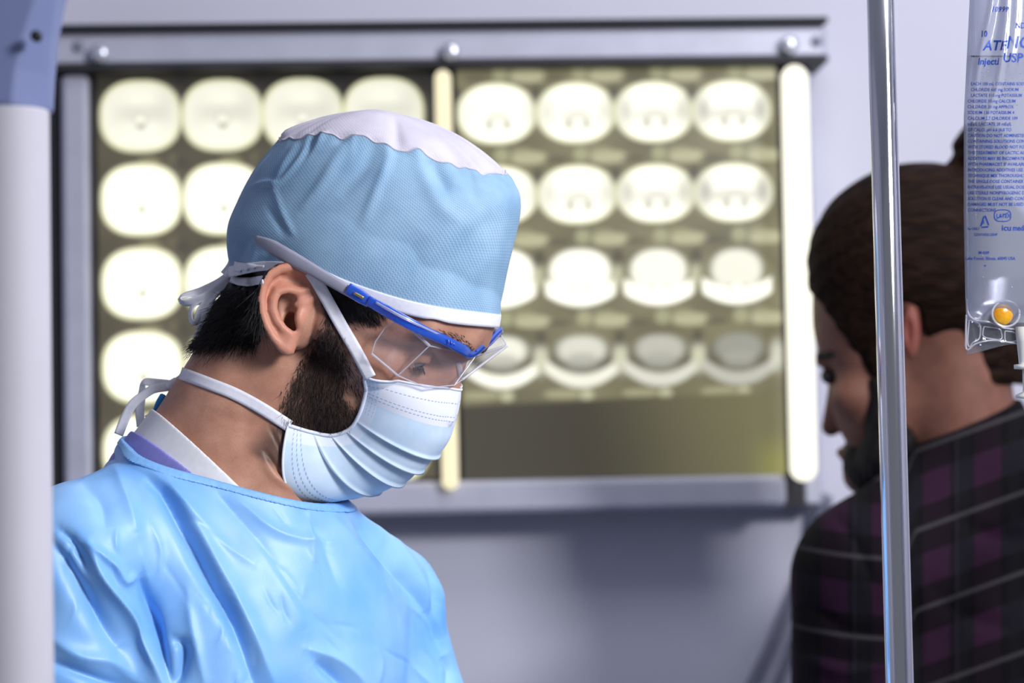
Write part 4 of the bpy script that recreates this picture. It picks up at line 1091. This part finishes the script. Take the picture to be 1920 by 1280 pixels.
ta = bar('temple_arm', [(480, 448, 140), (505, 460, 168), (540, 480, 192), (590, 508, 210), (630, 532, 218), (668, 554, 224)], [14, 26, 26, 22, 20, 18], [7, 9, 9, 9], M_greypl)
far = [S.seen(mirror(S.q(a_, b_, c_)))[0].tolist() + [mirror(S.q(a_, b_, c_))[0, 2]] for a_, b_, c_ in ((668, 554, 222), (620, 525, 216), (560, 490, 200), (500, 460, 165))]
bar('temple_arm', [(940, 626, -38)] + far, [14, 18, 22, 22], [8, 9, 9], M_greypl)
hinge = bar('hinge', [(652, 541, 226), (672, 553, 229), (694, 567, 230)], [22, 24, 20], [11, 11], M_bluepl, 12)
bar('hinge_pin', [(664, 549, 236), (682, 559, 237)], [5, 5], [3, 3], mat('brass pin', srgb(200, 180, 120), 0.3, 0.9), 6, hinge)
brow = bar('brow_frame', [(690, 563, 233), (720, 580, 242), (752, 598, 250), (795, 620, 234), (835, 638, 198), (866, 654, 160), (882, 661, 126), (900, 652, 96), (920, 638, 48), (938, 621, -8)], [18, 21, 20, 18, 18, 19, 21, 20, 20, 18], [9, 9, 9, 8], M_bluepl, 70)
bar('brow_ridge', [(705, 567, 243), (752, 593, 258), (795, 614, 242), (830, 630, 208)], [5, 5, 4, 4], [4, 4], M_edge, 40, brow)
bar('nose_pad', [(856, 676, 108), (862, 690, 104), (864, 706, 100)], [8, 10, 8], [5, 5], M_edge, 12)
for k in range(9):                                          # small vents moulded into the brow frame
    x = 840 + k * 5.0; y = 636 + k * 2.4
    bar('vent', [(x, y, 204 - k * 9), (x + 3, y + 7, 204 - k * 9)], [2.5, 2.5], [4, 4], M_bluepl, 4, brow)
for k in range(6):
    x = 892 + k * 7.5; y = 652 - k * 5.0
    bar('vent', [(x, y, 118 - k * 22), (x + 2, y + 7, 118 - k * 22)], [2.5, 2.5], [4, 4], M_bluepl, 4, brow)

# ================================================================== the man in the plaid shirt
qm = MN.q
def man_f(p):
    f = ell(p, qm(1728, 492, 0), (205, 178, 152))
    f = smin(f, ell(p, qm(1618, 600, -25), (94, 115, 112)), 40)
    f = smin(f, ell(p, qm(1652, 735, -25), (92, 135, 98)), 40)
    f = smin(f, cap(p, qm(1549, 676, -20), qm(1560, 676, -110), 20, 18), 18)
    f = smin(f, cap(p, qm(1570, 712, -72), qm(1558, 800, -78), 14, 18), 20)
    f = smin(f, ell(p, qm(1600, 745, 30), (40, 34, 40)), 30)
    f = smax(f, -ell(p, qm(1540, 708, -20), (24, 16, 34)), 16)
    f = smin(f, ell(p, qm(1590, 848, -60), (22, 12, 40)), 14)
    f = smin(f, ell(p, qm(1625, 890, -40), (45, 40, 52)), 30)
    f = smin(f, chain(p, [qm(1775, 640, 0), qm(1805, 800, -5), qm(1840, 960, -10)], [104, 104, 125]), 45)
    f = smin(f, ell(p, qm(1708, 622, 132), (18, 50, 16), np.array([[.97, .0, -.25], [0, 1, 0], [.25, 0, .97]])), 8)
    f = smax(f, -ell(p, qm(1703, 622, 150), (8, 28, 12)), 5)
    return f
v_, q_ = sculpt(man_f, (1490, 250, -200), (1990, 985, 190), 3.2, 2)
M_skin2 = mat('tanned skin', srgb(150, 104, 88), 0.5, spec=0.3, sss=0.1); t = NT(M_skin2); a = t.attr('tone')
t.color(t.mix(a.outputs['Fac'], t.mix(t.ramp(t.noise(50, 4), .3, .7), srgb(120, 80, 66), srgb(140, 96, 80)), srgb(140, 72, 62))); t.bump(t.noise(900, 3), .2, .0005)
bm = MN.world([(1800, 1300, 0)])[0]
man = empty('person', (bm[0], bm[1], 0), 'bearded person with tied-up brown hair and dark plaid shirt behind the metal pole', 'person')
o = to_obj(MN, 'body', v_, q_, M_skin2, man); ms = MN.seen(v_); fattr(o, 'tone', (np.exp(-(((ms[:, 0] - 1706) / 24) ** 2 + ((ms[:, 1] - 620) / 52) ** 2)) * (v_[:, 2] > 100)).astype(np.float32), 'FLOAT')
HAIRM = [(1500, 300), (1512, 545), (1530, 560), (1552, 590), (1590, 640), (1618, 700), (1650, 720), (1672, 700), (1680, 600), (1696, 566), (1722, 575), (1738, 640), (1760, 668), (1800, 690), (1860, 720), (2000, 720), (2000, 250)]
def hair_m(p):
    f = np.minimum(ell(p, qm(1728, 492, 0), (214, 188, 160)), 1e9)
    f = smin(f, ell(p, qm(1618, 596, -25), (98, 118, 117)), 40)
    f = smin(f, cap(p, qm(1640, 620, 60), qm(1652, 690, 62), 36, 26), 20)
    f = smin(f, cap(p, qm(1810, 560, 0), qm(1830, 690, -10), 110, 100), 40)
    sn = MN.seen(p); g = poly2d(sn, HAIRM)
    f = smax(f, g, 8)
    return f + 2.0 * np.sin(0.10 * (p[:, 0] * 0.55 + p[:, 1] * 0.9) + 0.02 * p[:, 2]) * np.sin(0.05 * p[:, 1] + 0.04 * p[:, 2])
v_, q_ = sculpt(hair_m, (1490, 250, -220), (2000, 820, 200), 3.4, 1)
M_hair2 = mat('brown hair', srgb(38, 29, 26), 0.65, spec=0.06); t = NT(M_hair2); tc_ = t.n('ShaderNodeTexCoord'); mp = t.n('ShaderNodeMapping'); mp.inputs['Rotation'].default_value = (0, 0.5, 0); mp.inputs['Scale'].default_value = (40, 200, 240); t.l(tc_.outputs['Object'], mp.inputs[0])
nz = t.noise(1.0, 4, mp.outputs[0]); t.color(t.mix(t.ramp(nz, .35, .7), srgb(17, 11, 8), srgb(46, 30, 22))); t.bump(nz, 0.6, 0.003)
to_obj(MN, 'hair', v_, q_, M_hair2, man)
v_, q_ = sculpt(lambda p: smin(ell(p, qm(1838, 285, 0), (52, 60, 55)), cap(p, qm(1800, 330, 0), qm(1830, 300, 0), 34, 30), 14) + 2 * np.sin(p[:, 0] * .12 + p[:, 1] * .2), (1740, 200, -80), (1920, 380, 80), 3.2, 1)
to_obj(MN, 'hair_bun', v_, q_, M_hair2, man)
def beard_m(p):
    f = smin(ell(p, qm(1636, 872, -35), (56, 62, 74)), cap(p, qm(1652, 720, 70), qm(1660, 850, 45), 22, 44), 30)
    f = smin(f, cap(p, qm(1594, 842, -70), qm(1610, 850, -10), 15, 18), 14)
    f = smin(f, cap(p, qm(1660, 850, 40), qm(1690, 830, 60), 40, 30), 20)
    return f + 1.5 * np.sin(p[:, 0] * .3) * np.sin(p[:, 1] * .11 + p[:, 2] * .2)
v_, q_ = sculpt(beard_m, (1540, 670, -150), (1760, 960, 140), 3.2, 1)
M_beard2 = mat('black beard', srgb(22, 17, 17), 0.6, spec=.25); t = NT(M_beard2); t.bump(t.noise(500, 3), .6, .002); t.color(t.mix(t.ramp(t.noise(200, 3), .4, .7), srgb(14, 11, 12), srgb(34, 26, 24)))
to_obj(MN, 'beard', v_, q_, M_beard2, man)
v_, q_ = sculpt(lambda p: cap(p, qm(1536, 668, -10), qm(1560, 664, 30), 7, 6), (1500, 640, -40), (1600, 690, 60), 2.4, 1); to_obj(MN, 'eyebrow', v_, q_, M_beard2, man)
mb = MB().lathe(qm(1556, 704, -18), (-1, .1, .3), [(-17 * math.cos(k * pi / 12), max(.01, 17 * math.sin(k * pi / 12))) for k in range(13)], 16, False)
to_obj(MN, 'eye', np.array(mb.v), np.array([f for f in mb.f if len(f) == 4])[:, ::-1], mat('dark eye', srgb(50, 40, 40), .2), man)
def shirt_f(p):
    f = ell(p, qm(1815, 1330, -20), (290, 500, 215))
    f = smin(f, cap(p, qm(1650, 1085, 130), qm(1850, 900, 20), 150, 130), 50)
    f = smin(f, cap(p, qm(1850, 900, 20), qm(2090, 1040, -120), 130, 140), 50)
    f = smin(f, cap(p, qm(1640, 1090, 140), qm(1625, 1460, 160), 150, 138), 30)
    f = smin(f, cap(p, qm(2100, 1060, -120), qm(2150, 1460, -110), 140, 130), 30)
    f = smin(f, chain(p, [qm(1812, 800, -5), qm(1845, 900, -5)], [114, 135]), 20)
    top = (p[:, 1] - 640) - (812 - 640) + (p[:, 0] - 1800) * 0.42
    cut = np.minimum(-f - 0, 0)
    f = smax(f, -top - 0.0 - 20, 4)
    return np.maximum(f, p[:, 1] - 1440)
v_, q_ = sculpt(shirt_f, (1440, 700, -300), (2320, 1450, 330), 5.0, 2); ms = MN.seen(v_); n_ = normals(v_, q_)
d_ = np.zeros(len(v_))
for pts, wd, am in [([(1700, 960), (1712, 1080), (1720, 1200), (1735, 1300)], 16, -12), ([(1560, 960), (1600, 1010), (1640, 1100)], 12, -6), ([(1500, 1120), (1580, 1180), (1660, 1190)], 14, -7), ([(1500, 1230), (1590, 1260), (1670, 1240)], 14, 7), ([(1760, 940), (1850, 1000), (1930, 1010)], 18, -8), ([(1740, 1080), (1800, 1150), (1900, 1180)], 18, -7)]:
    d_ += fold_disp(v_, n_, ms, spline(pts, 12), wd, am, n_[:, 2] > -.2)
v_ = v_ + n_ * d_[:, None]
M_plaid = mat('dark plaid flannel', srgb(20, 16, 22), 0.85, spec=0.15); t = NT(M_plaid); a = t.attr('weave'); sv = t.n('ShaderNodeSeparateXYZ'); t.l(a.outputs['Vector'], sv.inputs[0])
def band(x, per, off, wd): return t.math('LESS_THAN', t.math('ABSOLUTE', t.math('SUBTRACT', t.math('FRACT', t.math('DIVIDE', t.math('ADD', x, off), per)), 0.5)), wd)
c = t.mix(t.math('MULTIPLY', band(sv.outputs[1], 150, 0, .20), .55), srgb(6, 4, 7), srgb(28, 23, 33))
c = t.mix(t.math('MULTIPLY', band(sv.outputs[0], 96, 20, .26), .45), c, srgb(28, 11, 26))
c = t.mix(t.math('MULTIPLY', band(sv.outputs[0], 96, 66, .12), .35), c, srgb(18, 20, 24))
c = t.mix(t.math('MULTIPLY', t.math('MULTIPLY', band(sv.outputs[1], 150, 0, .20), band(sv.outputs[0], 96, 20, .26)), .6), c, srgb(50, 20, 46))
c = t.mix(t.math('MULTIPLY', band(sv.outputs[1], 150, 78, .028), .75), c, srgb(62, 60, 62)); c = t.mix(t.math('MULTIPLY', band(sv.outputs[0], 192, 30, .010), .4), c, srgb(50, 44, 52)); t.color(c); t.bump(t.noise(700, 2), .3, .0006)
o = to_obj(MN, 'plaid_shirt', v_, q_, M_plaid, man); ms = MN.seen(v_); bk = smooth01((ms[:, 0] - 1690) / 30)
fattr(o, 'weave', np.stack([ms[:, 0], ms[:, 1] + bk * (0.36 * (ms[:, 0] - 1700) + 46) + 0.0006 * np.maximum(0, 1690 - ms[:, 0]) ** 2 * (1 - bk), 0 * bk], 1), 'FLOAT_VECTOR')

# ================================================================== infusion stand and bag
PY = 1.68
pc = px_world(1669, 640, PY); pr_ = 26 * PY / FPX
stand = empty('infusion_stand', (pc[0], pc[1], 0), 'polished chrome infusion stand pole with an infusion bag on its hook', 'infusion stand')
MB().lathe((pc[0], pc[1], 0.10), (0, 0, 1), [(0, pr_), (1.95, pr_), (1.955, pr_ * .7)], 48).build('pole', M_chrome, stand, True)
MB().lathe((pc[0], pc[1], 0.07), (0, 0, 1), [(0, .03), (.01, .04), (.07, .04), (.09, .02), (.09, pr_)], 32).build('hub', M_cable, stand, True)
for k in range(5):
    an = 2 * pi * k / 5 + .3; d = np.array([math.cos(an), math.sin(an), 0]); b0 = np.array([pc[0], pc[1], .11])
    MB().tube([b0 + d * .03, b0 + d * .10 - [0, 0, .01], b0 + d * .19 - [0, 0, .03]], [.014, .012, .011], 10).build('leg', M_chrome, stand, True); leg_o = bpy.data.objects[[x.name for x in stand.children if x.name.startswith('leg')][-1]]
    tip = b0 + d * .19; ax = np.cross(d, [0, 0, 1])
    MB().lathe((tip[0] - ax[0] * .011, tip[1] - ax[1] * .011, .0305), ax, [(0, .024), (.003, .030), (.019, .030), (.022, .024)], 20).build('caster', M_black, leg_o, True)
    MB().tube([tip - [0, 0, .03], (tip[0], tip[1], .035)], [.009, .006], 8).build('caster_stem', M_cable, leg_o, True)
B = Frame(1.70); bx = 1916.0
bt = B.world(B.q(bx, -255, 0))[0]
hz = 2.04
MB().tube(spline([(pc[0], pc[1], hz), ((pc[0] + bt[0]) / 2, (pc[1] + bt[1]) / 2, hz + .01), (bt[0] - .012, bt[1], hz), (bt[0], bt[1], hz - .03), (bt[0] + .003, bt[1], bt[2] - .012), (bt[0] + .014, bt[1], bt[2] - .016), (bt[0] + .022, bt[1], bt[2] - .004)], 40), .003, 10).build('hook', M_chrome, stand, True)
def bag_half(y): return np.interp(y, [-300, -250, -120, 0, 80, 220, 400, 560, 605, 640, 670], [60, 84, 98, 98, 102, 109, 109, 106, 104, 103, 103])
def bag_thick(y): return np.interp(y, [-300, -215, -120, 0, 100, 250, 420, 520, 570, 600, 612, 670], [1.5, 1.5, 22, 34, 46, 56, 56, 48, 34, 12, 2, 2])
BF = [([(1868, -60), (1856, 30), (1838, 100), (1826, 190)], 4.5, 7), ([(1892, -60), (1884, 60), (1872, 150), (1842, 245)], 4.5, 7), ([(1880, -60), (1870, 40), (1850, 140)], 8, -7), ([(1910, -60), (1902, 60), (1890, 130)], 5, 4), ([(1822, 100), (1815, 150), (1812, 200)], 4, 4), ([(1812, 590), (1840, 600), (1880, 612)], 5, 4), ([(1822, 606), (1826, 650)], 3, 3), ([(1840, 608), (1842, 648)], 2.5, 3), ([(1872, 612), (1876, 650)], 2.5, 3), ([(1815, 640), (1850, 640), (1900, 646)], 3, 3)]
def bag_front(x, y):
    h = bag_half(y); u = np.clip((x - bx) / h, -1, 1); w_ = 1.5 + bag_thick(y) * np.maximum(0, 1 - (np.abs(u) * 1.04) ** 2.4) ** 0.62
    P = np.stack([x, y], 1)
    for pts, wd, am in BF: w_ = w_ + fold_disp(None, None, P, spline(pts, 10), wd, am) * (np.abs(u) < .97)
    return w_
nu, nv = 70, 190
yy = np.linspace(-290, 662, nv); uu = np.sin(np.linspace(-pi / 2, pi / 2, nu))
X = bx + uu[None] * bag_half(yy)[:, None]; Y = np.repeat(yy[:, None], nu, 1); Y = Y + np.where(Y > 600, (Y - 600) / 62 * (-11 * np.cos(uu * 2.6)[None] - 7), 0)
wf = bag_front(X.ravel(), Y.ravel()).reshape(X.shape); edge_ = np.abs(uu)[None] > .999
wbk = -(1.5 + (wf - 1.5) * .8)
Fv = B.qs(np.stack([X.ravel(), Y.ravel(), wf.ravel()], 1)); Bv = B.qs(np.stack([X.ravel(), Y.ravel(), wbk.ravel()], 1))
ii = np.arange(nu * nv).reshape(nv, nu); fq = np.stack([ii[:-1, :-1], ii[:-1, 1:], ii[1:, 1:], ii[1:, :-1]], -1).reshape(-1, 4); n0 = nu * nv
rim = np.concatenate([ii[0, :], ii[1:, -1], ii[-1, -2::-1], ii[-2:0:-1, 0]]); r2 = np.roll(rim, -1)
allq = np.vstack([fq, fq[:, ::-1] + n0, np.stack([rim, rim + n0, r2 + n0, r2], 1)])
M_bag = clear_plastic('soft clear bag film', (0.80, 0.82, 0.90), 0.03, 0.12, 0.42, srgb(190, 194, 208))
bag = empty('infusion_bag', bt, 'clear infusion bag printed in blue and hung beside the chrome pole', 'infusion bag')
film_o = mesh_np('bag_film', B.world(np.vstack([Fv, Bv])), allq, M_bag, bag)
film_o.data.materials.append(clear_plastic('clear welded seal', (0.78, 0.79, 0.84), 0.05, 0.08, 0.10, srgb(200, 204, 214)))
mi = np.zeros(len(film_o.data.polygons), np.int32); fy = np.concatenate([Y.ravel(), Y.ravel()])[allq].mean(1); mi[fy > 604] = 1; film_o.data.polygons.foreach_set('material_index', mi)
def bring(pts, r, closed=True):
    P = spline(pts + pts[:1] if closed else pts, 40); P3 = B.qs(np.concatenate([P, (bag_front(P[:, 0], P[:, 1]) + 1)[:, None]], 1)); mb = MB().tube(P3, r, 6); mesh_np('seal_ridge', B.world(mb.v), mb.f, M_edge, film_o, True)
bring([(1817, 600), (1832, 604), (1838, 612), (1836, 634), (1824, 642), (1818, 650), (1814, 640)], 1.6)
bring([(1845, 612), (1872, 616), (1877, 622), (1876, 636), (1846, 632), (1843, 622)], 1.4)
bring([(1884, 620), (1903, 624), (1906, 638), (1886, 640)], 1.4)
bring([(1813, 560), (1816, 588), (1830, 600), (1856, 604), (1880, 614), (1910, 618)], 1.8, False)
bring([(1812, 590), (1811, 630), (1813, 656), (1830, 644), (1860, 638), (1900, 643), (1930, 650)], 1.8, False)
# print
def text_mesh(items):
    VV, FF = [], []; n = 0
    for txt, x0, y0, hgt, xs, shear, sp_ in items:
        cu = bpy.data.curves.new('lettering', 'FONT'); cu.body = txt; cu.size = 1.0; cu.resolution_u = 2; cu.shear = shear; cu.space_character = sp_; cu.offset = 0.012 if hgt < 9 else 0.02
        ob = bpy.data.objects.new('lettering', cu); COL.objects.link(ob); dg = bpy.context.evaluated_depsgraph_get(); me = ob.evaluated_get(dg).to_mesh()
        v = np.array([tuple(x.co) for x in me.vertices]); f = [[i + n for i in p.vertices] for p in me.polygons]
        ob.evaluated_get(dg).to_mesh_clear(); bpy.data.objects.remove(ob, do_unlink=True); bpy.data.curves.remove(cu)
        if not len(v): continue
        k = hgt / 0.72; VV.append(np.stack([x0 + v[:, 0] * k * xs, y0 - v[:, 1] * k], 1)); FF += f; n += len(v)
    return np.vstack(VV), FF
LINES = ['EACH 100 mL CONTAINS SODIUM', 'CHLORIDE 600 mg SODIUM', 'LACTATE 310 mg POTASSIUM', 'CHLORIDE 30 mg CALCIUM', 'CHLORIDE 20 mg APPROX', 'SODIUM 130 POTASSIUM 4', 'CALCIUM 2.7 CHLORIDE 109', 'mEq/L LACTATE 28 mEq/L', 'OF CALCI. pH 6.6 (6.0 TO', 'CAUTION DO NOT ADMINISTER', 'CONTAINING SOLUTIONS CONCURR', 'WITH STORED BLOOD NOT FOR', 'THE TREATMENT OF LACTIC AC',
  'ADDITIVES MAY BE INCOMPATIBLE CON', 'WITH PHARMACIST IF AVAILABLE', 'INTRODUCING ADDITIVES USE ASE', 'TECHNIQUE MIX THOROUGHLY AND DO', 'THE SINGLE-DOSE CONTAINER PAM', 'INTRAVENOUS USE USUAL DOSAGE', 'USE STERILE NONPYROGENIC DISC', 'SOLUTION IS CLEAR AND CONTAIN', 'DAMAGED MUST NOT BE USED IN SE', 'CONNECTIONS']
items = [(tx, 1814 + (6 if k < 3 else 0), 160 + k * 10.75, 6.2, 0.86, 0.05, 1.0) for k, tx in enumerate(LINES)]
items += [('ATE', 1843, 94, 19, .92, .25, 1.0), ('NGER', 1886, 90, 23, .92, .2, 1.0), ('USP', 1880, 116, 17, .95, .1, 1.0), ('Injecti', 1833, 121, 13, .9, .15, 1.0), ('10999', 1858, 22, 10, .85, .3, 1.1), ('10', 1838, 69, 12, .8, .05, 1.0), ('NDC', 1904, 53, 11, .8, .05, 1.0),
  ('icu', 1878, 432, 11, 1.05, 0, 1.0), ('medical', 1899, 432, 10.5, .8, 0, 1.0), ('Rx ONLY', 1814, 431, 5, .8, 0, 1.0), ('CONTAINS DEHP', 1826, 442, 5.2, .78, .1, 1.0), ('3', 1841, 420, 8, .9, 0, 1.0), ('LATEX', 1868, 408, 8, .82, .1, 1.0), ('IM-4389', 1834, 476, 5.5, .8, .1, 1.0), ('Lake Forest, Illinois, 60045 USA', 1810, 487, 6.2, .84, .05, 1.0), ('.', 1845, 499, 14, 1, 0, 1.0)]
tv, tf = text_mesh(items)
def strip2(pts, wd, closed=False):
    P = np.array(pts, float); 
    if closed: P = np.vstack([P, P[:1]])
    out = []
    T = np.gradient(P, axis=0)
    if closed: T[0] = T[-1] = P[1] - P[-2]
    T /= np.linalg.norm(T, axis=1, keepdims=True); R = np.stack([-T[:, 1], T[:, 0]], 1) * wd / 2
    n = len(tv_l[0]); k = len(P); tv_l[0] = np.vstack([tv_l[0], P - R, P + R]); 
    for i in range(k - 1): tf.append([n + i, n + i + 1, n + k + i + 1, n + k + i])
tv_l = [tv]
for a_, b_ in (((1839, 424), (1845, 405)), ((1847, 404), (1854, 422)), ((1853, 425), (1840, 426))):
    strip2(np.linspace(a_, b_, 5), 2.4)
an = np.linspace(0, 2 * pi, 40, endpoint=False); sq = lambda c_: np.sign(c_) * np.abs(c_) ** .7
strip2(np.stack([1880 + 15.5 * sq(np.cos(an)), 404 + 11 * sq(np.sin(an))], 1), 1.5, True)
strip2(np.linspace((1868, 411), (1892, 397), 8), 1.2)
tv = tv_l[0]
tw = bag_front(tv[:, 0], tv[:, 1]) + 0.7
M_ink = noisy('blue ink', srgb(14, 72, 176), 0.5, 100, 0.06)
ink = mesh_np('printed_text', B.world(B.qs(np.concatenate([tv, tw[:, None]], 1))), [f[::-1] for f in tf], M_ink, film_o, False); ink['label'] = 'blue printed lettering'
# fluid level, bubbles, ports
lvl = 104.0; hw = bag_half(np.array([lvl]))[0] * .94; xs = bx + hw * np.cos(an); ws_ = np.where(np.sin(an) > 0, 1, -1) * (np.abs(np.sin(an)) ** .7) * 40
V = B.qs(np.stack([xs, np.full(len(an), lvl), ws_], 1)); V = np.vstack([V, V + [0, 3, 0]]); k = len(an)
F = [list(range(k)), list(range(2 * k - 1, k - 1, -1))] + [[i, i + k, (i + 1) % k + k, (i + 1) % k] for i in range(k)]
mesh_np('fluid_surface', B.world(V), F, clear_plastic('saline surface', (.35, .36, .42), .1, .05, .35, srgb(70, 72, 84)), bag, True)
mb = MB()
for _ in range(90):
    x = rng.uniform(1835, 1925); y = rng.uniform(112, 215) if rng.uniform() < .8 else rng.uniform(215, 540); w_ = bag_front(np.array([x]), np.array([y]))[0] + .5; r = rng.uniform(.6, 1.3)
    mb.lathe(B.q(x, y, w_), (0, 0, 1), [(-r, r * .2), (-r * .5, r * .87), (r * .5, r * .87), (r, r * .2)], 6)
o = mesh_np('droplets', B.world(mb.v), mb.f, M_edge, film_o, True); o['kind'] = 'stuff'
yc = B.q(1880, 590, bag_front(np.array([1880.]), np.array([590.]))[0])
M_yel = mat('amber rubber', srgb(232, 168, 20), 0.25, spec=.6); t = NT(M_yel); t.color(t.mix(t.ramp(t.noise(120, 3), .35, .65), srgb(214, 140, 10), srgb(240, 184, 40))); t.b.inputs['Coat Weight'].default_value = .5
prof = [(20 * .55 * math.sin(k * pi / 16) - 1, max(.05, 20 * math.cos(k * pi / 16))) for k in range(9)]
mb = MB().lathe(yc, (0.1, 0.1, 1), [(-6, 20)] + prof, 32); pm = mesh_np('port_membrane', B.world(mb.v), mb.f, M_yel, bag, True)
mb = MB().tube(np.array([yc + [26 * math.cos(x) + 4, 24 * math.sin(x) - 2, 10 - 3 * math.cos(x)] for x in np.linspace(0, 2 * pi, 41)]), 2.0, 8); mesh_np('port_ring', B.world(mb.v), mb.f, M_edge, pm, True)
M_port = noisy('milky plastic', srgb(226, 226, 220), 0.35, 60, .03)
mb = MB().lathe(B.q(1921, 612, 8), (0.02, 1, 0), [(0, 17), (30, 15), (66, 12), (70, 12), (71, 21), (79, 21), (80, 10)], 28); mesh_np('outlet_port', B.world(mb.v), mb.f, M_port, bag, True)
mb = MB().lathe(B.q(1925, 690, 8), (0.02, 1, 0), [(0, 8), (40, 8), (44, 8), (50, 22), (56, 22), (57, 6)], 24); mesh_np('outlet_cap', B.world(mb.v), mb.f, M_port, bag, True)

# ================================================================== equipment column in the foreground
cp = px_world(24, 640, 1.34); cr_ = 71 * 1.34 / FPX
colm = empty('equipment_tower', (cp[0], cp[1], 0), 'white enamel equipment column with a flared blue-grey plastic head', 'medical equipment')
zj = px_world(90, 203, 1.34)[2]
MB().lathe((cp[0], cp[1], 0.0), (0, 0, 1), [(0, cr_ * 5), (.03, cr_ * 5), (.05, cr_), (zj - .002, cr_), (zj, cr_ * .985)], 64).build('column', M_white_enamel, colm, True)
n = 32
def headring(z, hx, hy, cx, ch):
    return [(cp[0] + cx + x, cp[1] + y, z) for x, y in ((-hx, -hy), (hx - ch, -hy), (hx, -hy + ch * 1.4), (hx, hy), (-hx, hy))]
zs = [zj, zj + .02, zj + .04, zj + .06, zj + .085, zj + .13, zj + .18]; hxs = [cr_ * .97, cr_ * 1.03, cr_ * 1.12, cr_ * 1.30, cr_ * 1.6, cr_ * 1.9, cr_ * 1.95]; chs = [.015, .014, .011, .008, .007, .007, .007]
V = sum([headring(z, h, cr_ * .93, 0, c_) for z, h, c_ in zip(zs, hxs, chs)], [])
F = [[k * 5 + i, k * 5 + (i + 1) % 5, k * 5 + 5 + (i + 1) % 5, k * 5 + 5 + i] for k in range(len(zs) - 1) for i in range(5)] + [[4, 3, 2, 1, 0], [(len(zs) - 1) * 5 + i for i in range(5)]]
o = head_o = mesh_np('head', V, F, M_bluegrey, colm, False); o['label'] = 'blue-grey plastic column head'
bv = o.modifiers.new('soft edges', 'BEVEL'); bv.width = .003; bv.segments = 3; bv.limit_method = 'ANGLE'; bv.angle_limit = math.radians(25)
hc = px_world(67, 67, 1.34 - cr_ * .93)
MB().lathe(hc + np.array([0, .004, 0]), (0, -1, 0), [(0, .0030), (.0042, .0030), (.0046, .001)], 20).build('screw_hole', M_black, head_o, True)

# ================================================================== what stands below the frame: both people reach the floor
def ring_loft(name, c, ea, eb, rows, m, parent, n=40):
    """stacked ellipses: rows of (z, half width along ea, half depth along eb, shift along eb)"""
    V = []; F = []
    for z, ra, rb, sh in rows:
        for i in range(n):
            a_ = 2 * pi * i / n; p = c + ea * ra * math.cos(a_) + eb * (rb * math.sin(a_) + sh); V.append((p[0], p[1], z))
    for k in range(len(rows) - 1):
        for i in range(n): F.append([k * n + i, k * n + (i + 1) % n, (k + 1) * n + (i + 1) % n, (k + 1) * n + i])
    F.append([(len(rows) - 1) * n + i for i in range(n)]); F.append(list(range(n - 1, -1, -1)))
    return mesh_np(name, V, F, m, parent)
def flat(v_): v_ = np.array([v_[0], v_[1], 0.0]); return v_ / np.linalg.norm(v_)
def lower_body(root, c, ea, eb, z0, rows, cloth, cname, trouser, tname, shoe, fw):
    ring_loft(cname, c, ea, eb, rows, cloth, root)
    for sg in (-1, 1):
        lc = c + ea * 0.095 * sg
        ring_loft(tname, lc, ea, eb, [(.07, .055, .06, 0), (.30, .062, .07, 0), (.50, .07, .075, .005), (rows[-1][0] + .12, .085, .09, 0)], trouser, root, 24)
        ring_loft('shoe', lc + fw * 0.05, ea, fw, [(0.0, .046, .135, 0), (.025, .048, .138, 0), (.05, .044, .12, -.01), (.085, .040, .075, -.045), (.10, .036, .055, -.055)], shoe, root, 28)
M_trs = noisy('teal cotton', srgb(70, 110, 150), 0.8, 60, .06); M_shoe = noisy('dark shoe leather', srgb(34, 34, 40), 0.45, 60, .08); M_jean = noisy('dark denim', srgb(34, 40, 58), 0.85, 90, .1)
c_ = S.world([(470, 1400, 55)])[0]; z1 = c_[2]
lower_body(surgeon, c_, flat(.79 * RT + .61 * FW), flat(.61 * RT - .79 * FW), z1, [(z1, .118, .075, 0), (z1 - .14, .128, .086, -.005), (z1 - .35, .150, .105, 0), (z1 - .7, .17, .125, 0), (.36, .19, .14, 0)], M_gown, 'gown_skirt', M_trs, 'trouser_leg', M_shoe, flat(.61 * RT - .79 * FW))
c_ = MN.world([(1830, 1400, -10)])[0]; z1 = c_[2]
lower_body(man, c_, flat(RT), flat(FW), z1, [(z1, .145, .10, 0), (z1 - .12, .142, .10, 0), (z1 - .26, .15, .11, 0), (.84, .165, .12, 0)], M_jean, 'shirt_tail', M_jean, 'trouser_leg', M_shoe, flat(-RT + .4 * FW))
